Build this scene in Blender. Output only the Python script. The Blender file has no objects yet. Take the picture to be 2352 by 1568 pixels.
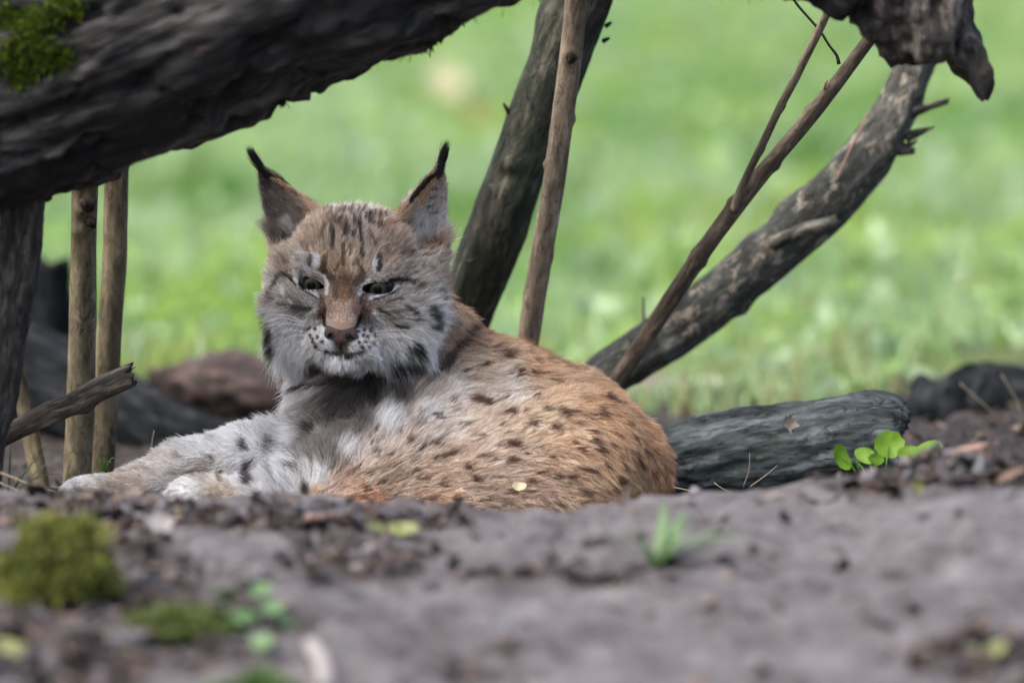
import bpy, math, random
import numpy as np
from mathutils import Vector, Matrix, kdtree

# ---------------------------------------------------------------- camera, sky, sun, exposure
SC = bpy.context.scene
COL = SC.collection
TH = math.radians(6.0)          # camera looks 6 degrees down
DIST, FRAME_W, PXW = 6.0, 1.2, 2352.0
ZC = 0.208
S = FRAME_W / PXW
CT, ST = math.cos(TH), math.sin(TH)
CAM = np.array([0.0, -DIST * CT, ZC + DIST * ST])
cam_d = bpy.data.cameras.new('camera')
cam = bpy.data.objects.new('camera', cam_d)
COL.objects.link(cam)
cam.location = CAM
cam.rotation_euler = (math.pi / 2 - TH, 0, 0)
cam_d.sensor_width = 36
cam_d.lens = 36 * DIST / FRAME_W
cam_d.clip_start = 0.05
cam_d.clip_end = 1000
cam_d.dof.use_dof = True
cam_d.dof.focus_distance = 5.97
cam_d.dof.aperture_fstop = 1.9
SC.camera = cam

SUN_EL, SUN_AZ = math.radians(56), math.radians(-125)   # azimuth from +Y (away from camera) towards +X
world = bpy.data.worlds.new('World')
SC.world = world
world.use_nodes = True
wn = world.node_tree.nodes
sky = wn.new('ShaderNodeTexSky')
sky.sky_type = 'NISHITA'
sky.sun_disc = False
sky.sun_elevation = SUN_EL
sky.sun_rotation = SUN_AZ
sky.air_density = 1.0
sky.dust_density = 6.0
sky.ozone_density = 0.6
wn['Background'].inputs['Strength'].default_value = 0.13
world.node_tree.links.new(sky.outputs[0], wn['Background'].inputs['Color'])
sun_d = bpy.data.lights.new('sun', 'SUN')
sun_d.energy = 1.0
sun_d.angle = math.radians(70)
sun_d.color = (1.0, 0.98, 0.95)
sun = bpy.data.objects.new('sun', sun_d)
COL.objects.link(sun)
sdir = Vector((math.sin(SUN_AZ) * math.cos(SUN_EL), math.cos(SUN_AZ) * math.cos(SUN_EL), math.sin(SUN_EL)))
sun.rotation_euler = sdir.to_track_quat('Z', 'Y').to_euler()
SC.view_settings.view_transform = 'Standard'
SC.view_settings.look = 'None'
SC.view_settings.gamma = 1
SC.view_settings.exposure = 1.55
SC.render.engine = 'CYCLES'
SC.cycles.max_bounces = 8
SC.cycles.diffuse_bounces = 3
SC.cycles.glossy_bounces = 3
SC.cycles.transmission_bounces = 6
SC.cycles.use_denoising = True
SC.cycles_curves.shape = 'RIBBONS'
SC.cycles_curves.subdivisions = 2

# ---------------------------------------------------------------- helpers
rng = np.random.default_rng(7)
random.seed(7)

def P(px, py, Y):
    """world point at depth Y seen at picture position (px, py) of a 2352 px wide frame"""
    a, b = (px - 1176) * S, (784 - py) * S
    d = np.array([a, DIST * CT + b * ST, -DIST * ST + b * CT])
    return CAM + d * ((Y - CAM[1]) / d[1])

def proj(p):
    q = p - CAM
    f = q[:, 1] * CT - q[:, 2] * ST
    u = q[:, 1] * ST + q[:, 2] * CT
    return 1176 + q[:, 0] / f * DIST / S, 784 - u / f * DIST / S

def lin(c):
    c = np.asarray(c, float) / 255.0
    return np.where(c <= 0.04045, c / 12.92, ((c + 0.055) / 1.055) ** 2.4)

def sstep(a, b, x):
    t = np.clip((x - a) / (b - a), 0, 1)
    return t * t * (3 - 2 * t)

def _hash(i, j, k, seed):
    h = (i * 374761393 + j * 668265263 + k * 2147483647 + seed * 1442695041) & 0xffffffff
    h = ((h ^ (h >> 13)) * 1274126177) & 0xffffffff
    h = (h ^ (h >> 16)) & 0xffffffff
    return h / 4294967295.0

def vnoise(p, seed=0):
    p = np.asarray(p, float)
    f = np.floor(p)
    t = p - f
    t = t * t * t * (t * (t * 6 - 15) + 10)
    i, j, k = f[..., 0].astype(np.int64), f[..., 1].astype(np.int64), f[..., 2].astype(np.int64)
    r = 0
    for a in (0, 1):
        wa = t[..., 0] if a else 1 - t[..., 0]
        for b in (0, 1):
            wb = t[..., 1] if b else 1 - t[..., 1]
            for c in (0, 1):
                wc = t[..., 2] if c else 1 - t[..., 2]
                r = r + wa * wb * wc * _hash(i + a, j + b, k + c, seed)
    return r * 2 - 1

def fbm(p, octv=4, seed=0, gain=0.5, lac=2.03):
    p = np.asarray(p, float)
    a, r = 1.0, 0
    for o in range(octv):
        r = r + a * vnoise(p * lac ** o + 17.3 * o, seed + o)
        a *= gain
    return r

def link(o, parent=None):
    COL.objects.link(o)
    if parent is not None:
        o.parent = parent
        o.matrix_parent_inverse = Matrix.Translation(parent.location).inverted()
    return o

def tag(o, label=None, cat=None, group=None, kind=None):
    if label: o['label'] = label
    if cat: o['category'] = cat
    if group: o['group'] = group
    if kind: o['kind'] = kind
    return o

def mesh_obj(name, V, F, mat, parent=None, smooth=True, attrs=None):
    """V (n,3), F: array (m,3|4) or list of faces; attrs {name: (type, data)} on points"""
    me = bpy.data.meshes.new(name)
    V = np.asarray(V, np.float32)
    if isinstance(F, np.ndarray):
        m, k = F.shape
        me.vertices.add(len(V)); me.vertices.foreach_set('co', V.ravel())
        me.loops.add(m * k); me.loops.foreach_set('vertex_index', F.astype(np.int32).ravel())
        me.polygons.add(m)
        me.polygons.foreach_set('loop_start', np.arange(m, dtype=np.int32) * k)
        me.polygons.foreach_set('loop_total', np.full(m, k, np.int32))
        me.update(calc_edges=True)
        me.validate()
    else:
        me.from_pydata(V.tolist(), [], F)
    if smooth:
        me.polygons.foreach_set('use_smooth', np.ones(len(me.polygons), bool))
    for an, (ty, data) in (attrs or {}).items():
        at = me.attributes.new(an, ty, 'POINT')
        data = np.asarray(data, np.float32)
        if ty == 'FLOAT_COLOR':
            if data.shape[1] == 3: data = np.c_[data, np.ones(len(data))]
            at.data.foreach_set('color', data.astype(np.float32).ravel())
        elif ty == 'FLOAT_VECTOR':
            at.data.foreach_set('vector', data.ravel())
        else:
            at.data.foreach_set('value', data.ravel())
    me.materials.append(mat)
    o = bpy.data.objects.new(name, me)
    return link(o, parent)

def empty(name, loc):
    o = bpy.data.objects.new(name, None)
    o.empty_display_size = 0.05
    o.location = loc
    return link(o)

class NT:
    """small node-tree writer"""
    def __init__(self, name):
        self.m = bpy.data.materials.new(name); self.m.use_nodes = True
        self.t = self.m.node_tree; self.n = self.t.nodes
        self.out = self.n['Material Output']; self.b = self.n['Principled BSDF']
    def node(self, ty, **kw):
        n = self.n.new(ty)
        for k, v in kw.items(): setattr(n, k, v)
        return n
    def put(self, sock, v):
        if hasattr(v, 'is_linked') or hasattr(v, 'links'): self.t.links.new(v, sock)
        else: sock.default_value = v
    def attr(self, name):
        return self.node('ShaderNodeAttribute', attribute_name=name)
    def noise(self, vec, scale, detail=5, rough=0.6, dist=0.0, stretch=None):
        if stretch is not None:
            mp = self.node('ShaderNodeMapping'); self.put(mp.inputs[0], vec)
            mp.inputs['Scale'].default_value = stretch
            vec = mp.outputs[0]
        n = self.node('ShaderNodeTexNoise')
        self.put(n.inputs['Vector'], vec)
        n.inputs['Scale'].default_value = scale; n.inputs['Detail'].default_value = detail
        n.inputs['Roughness'].default_value = rough; n.inputs['Distortion'].default_value = dist
        return n.outputs[0]
    def ramp(self, fac, stops):
        r = self.node('ShaderNodeValToRGB'); self.put(r.inputs[0], fac)
        e = r.color_ramp.elements
        while len(e) < len(stops): e.new(0.5)
        for k, (p, c) in enumerate(stops):
            e[k].position = p
            e[k].color = tuple(c) + (1,) if len(c) == 3 else c
        return r.outputs[0]
    def mix(self, fac, a, b, mode='MIX'):
        m = self.node('ShaderNodeMix', data_type='RGBA', blend_type=mode)
        self.put(m.inputs[0], fac)
        for s, v in ((m.inputs[6], a), (m.inputs[7], b)):
            if isinstance(v, (tuple, list, np.ndarray)): v = tuple(v)[:3] + (1,)
            self.put(s, v)
        return m.outputs[2]
    def math(self, op, a, b=0.0):
        m = self.node('ShaderNodeMath', operation=op)
        self.put(m.inputs[0], a); self.put(m.inputs[1], b)
        return m.outputs[0]
    def bump(self, h, strength, dist):
        b = self.node('ShaderNodeBump'); self.put(b.inputs['Height'], h)
        b.inputs['Strength'].default_value = strength; b.inputs['Distance'].default_value = dist
        self.put(self.b.inputs['Normal'], b.outputs[0])
    def set(self, **kw):
        for k, v in kw.items():
            k = k.replace('_', ' ')
            if isinstance(v, (tuple, list)) and len(v) == 3: v = tuple(v) + (1,)
            self.put(self.b.inputs[k], v)
        return self.m

# ---------------------------------------------------------------- procedural materials
def bark_mat(name, dark, mid, light, lichen=None, lichen_amt=0.0, moss=None, moss_amt=0.0, freq=60, stretch=0.16,
             rough=0.85, bump=0.6, cracks=True, spec=0.3):
    n = NT(name)
    v = n.attr('bark').outputs['Vector']
    a = n.noise(v, freq, 6, 0.65, 0.4, (1, 1, stretch))
    b = n.noise(v, freq * 3.2, 4, 0.6, 0.2, (1, 1, stretch * 1.3))
    c = n.noise(v, freq * 0.22, 3, 0.5)
    h = n.math('ADD', n.math('MULTIPLY', a, 0.7), n.math('MULTIPLY', b, 0.3))
    col = n.ramp(h, [(0.36, dark), (0.5, mid), (0.63, light)])
    col = n.mix(n.math('MULTIPLY', n.ramp(c, [(0.35, (0, 0, 0)), (0.65, (1, 1, 1))]), 0.45), col, n.mix(0.5, col, dark), 'MIX')
    if cracks:
        ck = n.noise(v, freq * 0.7, 5, 0.6, 1.6, (1, 1, stretch * 1.1))
        ck = n.math('ABSOLUTE', n.math('SUBTRACT', ck, 0.5))
        cm = n.ramp(ck, [(0.0, (1, 1, 1)), (0.030, (0, 0, 0))])
        cm = n.math('MULTIPLY', cm, n.ramp(n.noise(v, freq * 0.3, 3), [(0.42, (0, 0, 0)), (0.6, (1, 1, 1))]))
        col = n.mix(n.math('MULTIPLY', cm, 0.8), col, tuple(0.35 * q for q in dark))
        h = n.math('SUBTRACT', h, n.math('MULTIPLY', cm, 0.35))
        lg = n.noise(v, freq * 0.16, 4, 0.55, 0.3, (1, 1, 0.35))
        col = n.mix(1.0, col, n.ramp(lg, [(0.33, (0.45,) * 3), (0.66, (1.6,) * 3)]), 'MULTIPLY')
    if lichen is not None:
        l = n.noise(v, freq * 1.0, 6, 0.75, 0.8, (1, 1, 0.6))
        lm = n.ramp(l, [(0.62 - 0.2 * lichen_amt, (0, 0, 0)), (0.68 - 0.2 * lichen_amt, (1, 1, 1))])
        col = n.mix(n.math('MULTIPLY', lm, 0.85), col, lichen)
    if moss is not None:
        l = n.noise(v, freq * 0.35, 5, 0.7, 0.5, (1, 1, 0.5))
        lm = n.ramp(l, [(0.6 - 0.3 * moss_amt, (0, 0, 0)), (0.75 - 0.3 * moss_amt, (1, 1, 1))])
        col = n.mix(n.math('MULTIPLY', lm, 0.75), col, moss)
    n.bump(h, bump, 0.004)
    return n.set(Base_Color=col, Roughness=rough, Specular_IOR_Level=spec)

def attr_mat(name, rough=0.8, trans=0.0, spec=0.3, var=0.15, scale=120, bump=0.0):
    """colour stored per piece, with fine procedural mottling"""
    n = NT(name)
    at = n.attr('col').outputs['Color']
    g = n.node('ShaderNodeTexCoord').outputs['Object']
    ns = n.noise(g, scale, 4)
    col = n.mix(1.0, at, n.ramp(ns, [(0.3, (1 - var,) * 3), (0.7, (1 + var,) * 3)]), 'MULTIPLY')
    if bump: n.bump(ns, bump, 0.002)
    m = n.set(Base_Color=col, Roughness=rough, Specular_IOR_Level=spec)
    if trans:
        tr = n.node('ShaderNodeBsdfTranslucent'); n.put(tr.inputs[0], col)
        mx = n.node('ShaderNodeMixShader'); mx.inputs[0].default_value = trans
        n.t.links.new(n.b.outputs[0], mx.inputs[1]); n.t.links.new(tr.outputs[0], mx.inputs[2])
        n.t.links.new(mx.outputs[0], n.out.inputs['Surface'])
    return m

def leaf_mat(name, c1, c2, trans=0.35, rough=0.45):
    n = NT(name)
    g = n.node('ShaderNodeTexCoord').outputs['Object']
    col = n.mix(n.noise(g, 90, 4), tuple(c1), tuple(c2))
    n.bump(n.noise(g, 400, 3), 0.3, 0.001)
    n.set(Base_Color=col, Roughness=rough, Specular_IOR_Level=0.4)
    tr = n.node('ShaderNodeBsdfTranslucent'); n.put(tr.inputs[0], col)
    mx = n.node('ShaderNodeMixShader'); mx.inputs[0].default_value = trans
    n.t.links.new(n.b.outputs[0], mx.inputs[1]); n.t.links.new(tr.outputs[0], mx.inputs[2])
    n.t.links.new(mx.outputs[0], n.out.inputs['Surface'])
    return n.m

M = {}
M['log'] = bark_mat('weathered_log_bark', (0.003, 0.0033, 0.004), (0.011, 0.011, 0.0118), (0.085, 0.082, 0.079), (0.07, 0.052, 0.044), 0.03,
                    freq=26, stretch=0.13, bump=1.0)
M['log_end'] = bark_mat('broken_wood', (0.005, 0.0047, 0.0047), (0.030, 0.027, 0.025), (0.19, 0.17, 0.152), freq=30, stretch=0.35, bump=0.9)
M['post'] = bark_mat('dark_post_bark', (0.010, 0.010, 0.010), (0.030, 0.027, 0.024), (0.11, 0.095, 0.08), freq=75, stretch=0.22, bump=1.0)
M['stick_olive'] = bark_mat('olive_stick_bark', (0.055, 0.045, 0.028), (0.135, 0.114, 0.072), (0.23, 0.195, 0.13), (0.035, 0.029, 0.02), 0.12,
                            freq=70, stretch=0.3, bump=0.35)
M['stick_brown'] = bark_mat('brown_stick_bark', (0.062, 0.051, 0.038), (0.150, 0.124, 0.092), (0.27, 0.232, 0.178), (0.055, 0.040, 0.033), 0.1,
                            freq=90, stretch=0.22, bump=0.35)
M['stick_dark'] = bark_mat('dark_stick_bark', (0.032, 0.025, 0.018), (0.092, 0.073, 0.055), (0.21, 0.175, 0.135), freq=95, stretch=0.2, bump=0.5)
M['mossy'] = bark_mat('mossy_branch_bark', (0.006, 0.009, 0.008), (0.021, 0.026, 0.019), (0.095, 0.090, 0.068), (0.10, 0.11, 0.07), 0.12,
                      (0.012, 0.026, 0.014), 0.35, freq=55, stretch=0.25, bump=0.9)
M['lichen'] = bark_mat('lichen_branch_bark', (0.012, 0.014, 0.013), (0.052, 0.055, 0.047), (0.14, 0.14, 0.125), (0.27, 0.24, 0.19), 0.45,
                       (0.014, 0.026, 0.022), 0.3, freq=55, stretch=0.4, bump=0.8)
M['grey_log'] = bark_mat('grey_green_log', (0.012, 0.016, 0.017), (0.050, 0.062, 0.062), (0.15, 0.172, 0.176), (0.010, 0.013, 0.013), 0.12,
                         (0.045, 0.068, 0.050), 0.22, freq=60, stretch=0.2, rough=0.75, bump=1.0, spec=0.25)
M['broken_branch'] = bark_mat('broken_branch_wood', (0.018, 0.014, 0.012), (0.050, 0.041, 0.034), (0.20, 0.165, 0.125), freq=80, stretch=0.15, bump=0.8)
M['far_dark'] = bark_mat('far_dark_trunk', (0.004, 0.005, 0.006), (0.012, 0.014, 0.016), (0.038, 0.043, 0.047), (0.07, 0.082, 0.088), 0.08,
                         freq=25, stretch=0.3, rough=0.9, spec=0.06)
M['far_brown'] = bark_mat('far_brown_log', (0.005, 0.004, 0.004), (0.024, 0.018, 0.017), (0.085, 0.062, 0.057), freq=22, stretch=0.5)
M['litter'] = attr_mat('litter', 0.8, 0.0, 0.35, 0.25, 200, 0.4)
M['grass'] = attr_mat('grass_blade', 0.42, 0.45, 0.5, 0.05, 30)
M['moss'] = attr_mat('moss', 0.9, 0.3, 0.1, 0.2, 150)
M['leaf'] = leaf_mat('green_leaf', (0.10, 0.24, 0.008), (0.20, 0.36, 0.025))
M['clover'] = leaf_mat('clover_leaf', (0.10, 0.20, 0.08), (0.17, 0.29, 0.13))
M['yellow_leaf'] = leaf_mat('yellow_leaf', (0.15, 0.17, 0.06), (0.23, 0.25, 0.10), 0.2)
M['dead_leaf'] = leaf_mat('dead_leaf', (0.26, 0.21, 0.165), (0.40, 0.33, 0.26), 0.1, 0.8)
M['orange_leaf'] = leaf_mat('orange_leaf', (0.26, 0.17, 0.07), (0.32, 0.22, 0.09), 0.2, 0.7)
M['pale_leaf'] = leaf_mat('pale_leaf', (0.55, 0.50, 0.34), (0.68, 0.62, 0.42), 0.2, 0.7)
M['straw'] = leaf_mat('straw', (0.26, 0.20, 0.14), (0.38, 0.32, 0.22), 0.1, 0.7)
M['pale_wood'] = leaf_mat('pale_wood', (0.20, 0.185, 0.185), (0.30, 0.28, 0.275), 0.0, 0.8)
M['pink_wood'] = leaf_mat('pinkish_wood', (0.16, 0.10, 0.085), (0.24, 0.155, 0.13), 0.0, 0.8)
M['stone'] = leaf_mat('pale_stone', (0.07, 0.06, 0.045), (0.20, 0.18, 0.155), 0.0, 0.85)

# ---------------------------------------------------------------- shape builders
def spline(pts, rad, step):
    pts = np.asarray(pts, float); rad = np.asarray(rad, float)
    out, rr = [], []
    n = len(pts)
    ext = np.vstack([2 * pts[0] - pts[1], pts, 2 * pts[-1] - pts[-2]])
    for i in range(n - 1):
        p0, p1, p2, p3 = ext[i:i + 4]
        k = max(2, int(np.linalg.norm(p2 - p1) / step))
        t = (np.arange(k) / k)[:, None]
        out.append(0.5 * (2 * p1 + (p2 - p0) * t + (2 * p0 - 5 * p1 + 4 * p2 - p3) * t ** 2 + (3 * p1 - p0 - 3 * p2 + p3) * t ** 3))
        rr.append(rad[i] + (rad[i + 1] - rad[i]) * t[:, 0])
    out.append(pts[-1:]); rr.append(rad[-1:])
    return np.vstack(out), np.concatenate(rr)

def frames(c):
    t = np.gradient(c, axis=0); t /= np.linalg.norm(t, axis=1)[:, None]
    up = np.array([0, -1.0, 0.2])
    a = np.zeros_like(c)
    v = up - t[0] * (up @ t[0]); v /= np.linalg.norm(v)
    for i in range(len(c)):
        v = v - t[i] * (v @ t[i]); v /= np.linalg.norm(v); a[i] = v
    return t, a, np.cross(t, a)

def tube_data(pts, rad, nu=24, step=0.01, disp=None, seed=0, jag=(0.0, 0.0), jag_freq=3.0):
    c, r = spline(pts, rad, step)
    t, a, b = frames(c)
    m = len(c)
    s = np.r_[0, np.cumsum(np.linalg.norm(np.diff(c, axis=0), axis=1))]
    th = np.arange(nu) * 2 * math.pi / nu
    TH_, S_ = np.meshgrid(th, s)
    R0 = r[:, None] * np.ones_like(TH_)
    bark = np.stack([np.cos(TH_) * R0 + seed * 3.7, np.sin(TH_) * R0, S_], -1)
    R = R0.copy()
    if disp is not None: R = R + disp(TH_, S_, R0, bark)
    off = np.zeros_like(TH_)
    jn = fbm(np.stack([np.cos(th) * jag_freq, np.sin(th) * jag_freq, np.full(nu, seed * 1.3)], -1), 3, seed + 50)
    L = s[-1]
    off += -np.maximum(0, 0.3 - s[:, None] / max(L, 1e-6)) / 0.3 * 0 
    V = c[:, None, :] + a[:, None, :] * (R * np.cos(TH_))[..., None] + b[:, None, :] * (R * np.sin(TH_))[..., None]
    if jag[0]:
        w = np.clip(1 - s / (jag[0] * 3), 0, 1)[:, None] ** 2
        V += t[0] * (jn[None, :] * jag[0] * w)[..., None]
    if jag[1]:
        w = np.clip(1 - (L - s) / (jag[1] * 3), 0, 1)[:, None] ** 2
        V += t[-1] * (jn[None, :] * jag[1] * w)[..., None]
    V = V.reshape(-1, 3)
    bk = bark.reshape(-1, 3)
    i = np.arange(m - 1)[:, None] * nu
    j = np.arange(nu)[None, :]; j2 = (j + 1) % nu
    F = np.stack([i + j, i + j2, i + nu + j2, i + nu + j], -1).reshape(-1, 4)
    # end caps: two inset rings and a centre
    Vs, Fs, Bs = [V], [F], [bk]
    base = len(V)
    for e, row, sg in ((0, 0, 1), (1, m - 1, -1)):
        ring = V[row * nu:(row + 1) * nu]
        cen = ring.mean(0)
        prev = row * nu + np.arange(nu)
        for q, f in ((0, 0.72), (1, 0.38)):
            nr = cen + (ring - cen) * f
            nz = fbm(nr * 160, 2, seed + 9 + q)[:, None] * r[row] * 0.22
            nr = nr + t[row] * nz + (t[row] * sg * r[row] * 0.10 * (q + 1))
            Vs.append(nr); Bs.append(bk[row * nu:(row + 1) * nu] * np.array([f, f, 1]))
            idx = base + np.arange(nu); base += nu
            k = np.arange(nu); k2 = (k + 1) % nu
            q4 = np.stack([prev[k], idx[k], idx[k2], prev[k2]], -1)
            if e: q4 = q4[:, ::-1]
            Fs.append(q4); prev = idx
        Vs.append(cen[None] + t[row] * sg * r[row] * 0.2); Bs.append(bk[row * nu][None] * np.array([0, 0, 1]))
        k = np.arange(nu); k2 = (k + 1) % nu
        q4 = np.stack([prev[k], np.full(nu, base), np.full(nu, base), prev[k2]], -1)
        base += 1
        Fs.append(q4 if not e else q4[:, ::-1])
    F = np.vstack(Fs)
    faces = [tuple(dict.fromkeys(f)) for f in F.tolist()]
    return np.vstack(Vs), faces, np.vstack(Bs)

def tube(name, pts, rad, mat, parent=None, **kw):
    V, F, B = tube_data(pts, rad, **kw)
    return mesh_obj(name, V, F, mat, parent, attrs={'bark': ('FLOAT_VECTOR', B)})

def rough_disp(amp, f_round, f_long, lump=0.0, seed=0, ridge=0.5, knots=()):
    def fn(th, s, r, bk):
        q = bk * np.array([f_round, f_round, f_long])
        n = fbm(q, 5, seed, 0.55)
        rd = 1 - 2 * np.abs(fbm(q * 0.7 + 31, 3, seed + 11))
        d = amp * ((1 - ridge) * n + ridge * rd)
        if lump: d = d + lump * fbm(bk * np.array([0.5 / 0.03, 0.5 / 0.03, 0.3 / 0.03]) * 0.35, 3, seed + 5)
        for (ks, kt, kr, kh) in knots:
            dt = (th - kt + math.pi) % (2 * math.pi) - math.pi
            d2 = ((s - ks) / kr) ** 2 + (dt * r / kr) ** 2
            d = d + kh * np.exp(-d2)
        return d
    return fn

def surface_nets(V, xs, ys, zs):
    """rectilinear-grid surface nets of the zero level of V"""
    I = V < 0
    cnt = np.zeros(tuple(n - 1 for n in V.shape), np.int8)
    for a in (0, 1):
        for b in (0, 1):
            for c in (0, 1):
                cnt += I[a:V.shape[0] - 1 + a, b:V.shape[1] - 1 + b, c:V.shape[2] - 1 + c]
    act = (cnt > 0) & (cnt < 8)
    ci, cj, ck = np.nonzero(act)
    idx = -np.ones(act.shape, np.int64); idx[ci, cj, ck] = np.arange(len(ci))
    acc = np.zeros((len(ci), 3)); num = np.zeros(len(ci))
    cs = [(a, b, c) for a in (0, 1) for b in (0, 1) for c in (0, 1)]
    for p in cs:
        for ax in range(3):
            if p[ax]: continue
            q = list(p); q[ax] = 1
            va = V[ci + p[0], cj + p[1], ck + p[2]]; vb = V[ci + q[0], cj + q[1], ck + q[2]]
            cr = (va < 0) != (vb < 0)
            t = np.where(cr, va / np.where(cr, va - vb, 1), 0)
            pa = np.stack([xs[ci + p[0]], ys[cj + p[1]], zs[ck + p[2]]], -1)
            pb = np.stack([xs[ci + q[0]], ys[cj + q[1]], zs[ck + q[2]]], -1)
            acc += np.where(cr[:, None], pa + (pb - pa) * t[:, None], 0); num += cr
    verts = acc / num[:, None]
    faces = []
    # x edges
    for ax in range(3):
        sl = [slice(1, -1)] * 3; sl[ax] = slice(0, -1)
        s2 = [slice(1, -1)] * 3; s2[ax] = slice(1, None)
        A, B = I[tuple(sl)], I[tuple(s2)]
        e = np.nonzero(A != B)
        inside = A[e]
        g = [e[d] + (0 if d == ax else 1) for d in range(3)]
        o1, o2 = [(1, 2), (2, 0), (0, 1)][ax]
        def cell(d1, d2):
            h = [g[0], g[1], g[2]]; h = [x.copy() for x in h]
            h[o1] = h[o1] - d1; h[o2] = h[o2] - d2
            return idx[h[0], h[1], h[2]]
        q = np.stack([cell(1, 1), cell(0, 1), cell(0, 0), cell(1, 0)], -1)
        q[~inside] = q[~inside][:, ::-1]
        faces.append(q)
    return verts, np.vstack(faces)

def smin(a, b, k):
    h = np.maximum(k - np.abs(a - b), 0) / k
    return np.minimum(a, b) - h * h * k * 0.25

def smax(a, b, k):
    return -smin(-a, -b, k)

def d_cone(p, a, b, ra, rb):
    a = np.asarray(a, float); b = np.asarray(b, float)
    ab = b - a
    t = np.clip(((p - a) @ ab) / (ab @ ab), 0, 1)
    return np.linalg.norm(p - a - t[..., None] * ab, axis=-1) - (ra + (rb - ra) * t)

def d_ell(p, c, r, R=None):
    q = p - np.asarray(c, float)
    if R is not None: q = q @ R          # columns of R are the axes
    r = np.asarray(r, float)
    k0 = np.linalg.norm(q / r, axis=-1); k1 = np.linalg.norm(q / (r * r), axis=-1)
    return np.where(k1 > 1e-9, k0 * (k0 - 1) / np.maximum(k1, 1e-9), -r.min())

def rot(ax, deg):
    return np.array(Matrix.Rotation(math.radians(deg), 3, ax))

# ---------------------------------------------------------------- ground
CX = np.array([-400, 0, 150, 600, 1000, 1250, 1500, 1800, 2000, 2150, 2352, 2800.0])
CY = np.array([1142, 1146, 1151, 1155, 1170, 1173, 1148, 1128, 1092, 1052, 1000, 930.0])
CREST_Y = -0.52
_cp = np.array([P(a, b, CREST_Y) for a, b in zip(CX, CY)])

def ground_z(x, y, fine=True):
    x = np.asarray(x, float); y = np.asarray(y, float)
    crest = np.interp(x, _cp[:, 0], _cp[:, 2])
    crest = np.minimum(crest, 0.14)
    front = sstep(-1.5, CREST_Y, y) ** 0.9
    back = 1 - sstep(CREST_Y, -0.26, y)
    z = crest * np.where(y < CREST_Y, front, back)
    # the right side stays a little higher behind the crest, and the meadow rises gently
    z = z + 0.045 * sstep(0.30, 0.75, x) * sstep(CREST_Y, 0.0, y) * (1 - sstep(1.0, 3.0, y))
    z = z + 0.022 * np.maximum(y - 1.3, 0) * (1 - 0.5 * sstep(15, 60, y))
    q = np.stack([x, y, np.zeros_like(x)], -1)
    z = z + 0.035 * fbm(q * 0.9, 3, 3) * sstep(1.2, 3.5, y)
    if fine:
        z = z + 0.010 * fbm(q * 9, 3, 5) * (1 - 0.7 * sstep(-0.25, -0.1, y) * (1 - sstep(0.4, 1.0, y)))
        z = z + 0.0070 * fbm(q * 34, 3, 6) * (1 - sstep(2, 4, y))
    return z

def G(px, py, dz=0.0):
    """the place on the ground seen at picture position (px, py)"""
    a, b = (px - 1176) * S, (784 - py) * S
    d = np.array([a, DIST * CT + b * ST, -DIST * ST + b * CT]); d /= np.linalg.norm(d)
    t = np.linspace(4.0, 40.0, 7200)
    p = CAM + t[:, None] * d
    hit = np.nonzero(p[:, 2] <= ground_z(p[:, 0], p[:, 1], False))[0]
    q = p[hit[0]] if len(hit) else p[-1]
    q[2] = float(ground_z(q[0], q[1])) + dz
    return q

def graded(lo, hi, step, far_lo, far_hi, g=1.35):
    core = list(np.arange(lo, hi + step / 2, step))
    a, s = [], step
    x = lo
    while x > far_lo: s *= g; x -= s; a.append(x)
    b, s = [], step
    x = hi
    while x < far_hi: s *= g; x += s; b.append(x)
    return np.array(a[::-1] + core + b)

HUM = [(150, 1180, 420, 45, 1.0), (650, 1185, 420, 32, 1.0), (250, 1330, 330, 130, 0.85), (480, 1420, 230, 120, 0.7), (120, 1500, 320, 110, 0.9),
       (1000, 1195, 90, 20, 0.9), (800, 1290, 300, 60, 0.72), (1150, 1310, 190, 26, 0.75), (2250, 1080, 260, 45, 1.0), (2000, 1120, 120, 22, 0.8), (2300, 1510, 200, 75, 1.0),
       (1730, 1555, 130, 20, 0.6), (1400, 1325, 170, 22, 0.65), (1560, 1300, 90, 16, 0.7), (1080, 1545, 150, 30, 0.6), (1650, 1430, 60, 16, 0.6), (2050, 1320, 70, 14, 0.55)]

def humus(x, y, z):  # dark soil mask: humus patches, plus painted shade behind the crest
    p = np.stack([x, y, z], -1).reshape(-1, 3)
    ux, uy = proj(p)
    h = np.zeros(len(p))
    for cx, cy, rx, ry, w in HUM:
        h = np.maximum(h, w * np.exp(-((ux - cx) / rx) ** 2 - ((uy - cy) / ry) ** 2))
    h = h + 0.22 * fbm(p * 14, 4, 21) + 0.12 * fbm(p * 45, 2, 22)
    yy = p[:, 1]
    bare = sstep(-0.42, -0.25, yy)  # soil behind the crest coloured dark to stand in for the logs' shade
    return np.clip(np.where(yy > -0.35, 0.95 * bare + 0.1 * h, h), 0, 1).reshape(x.shape)

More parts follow.
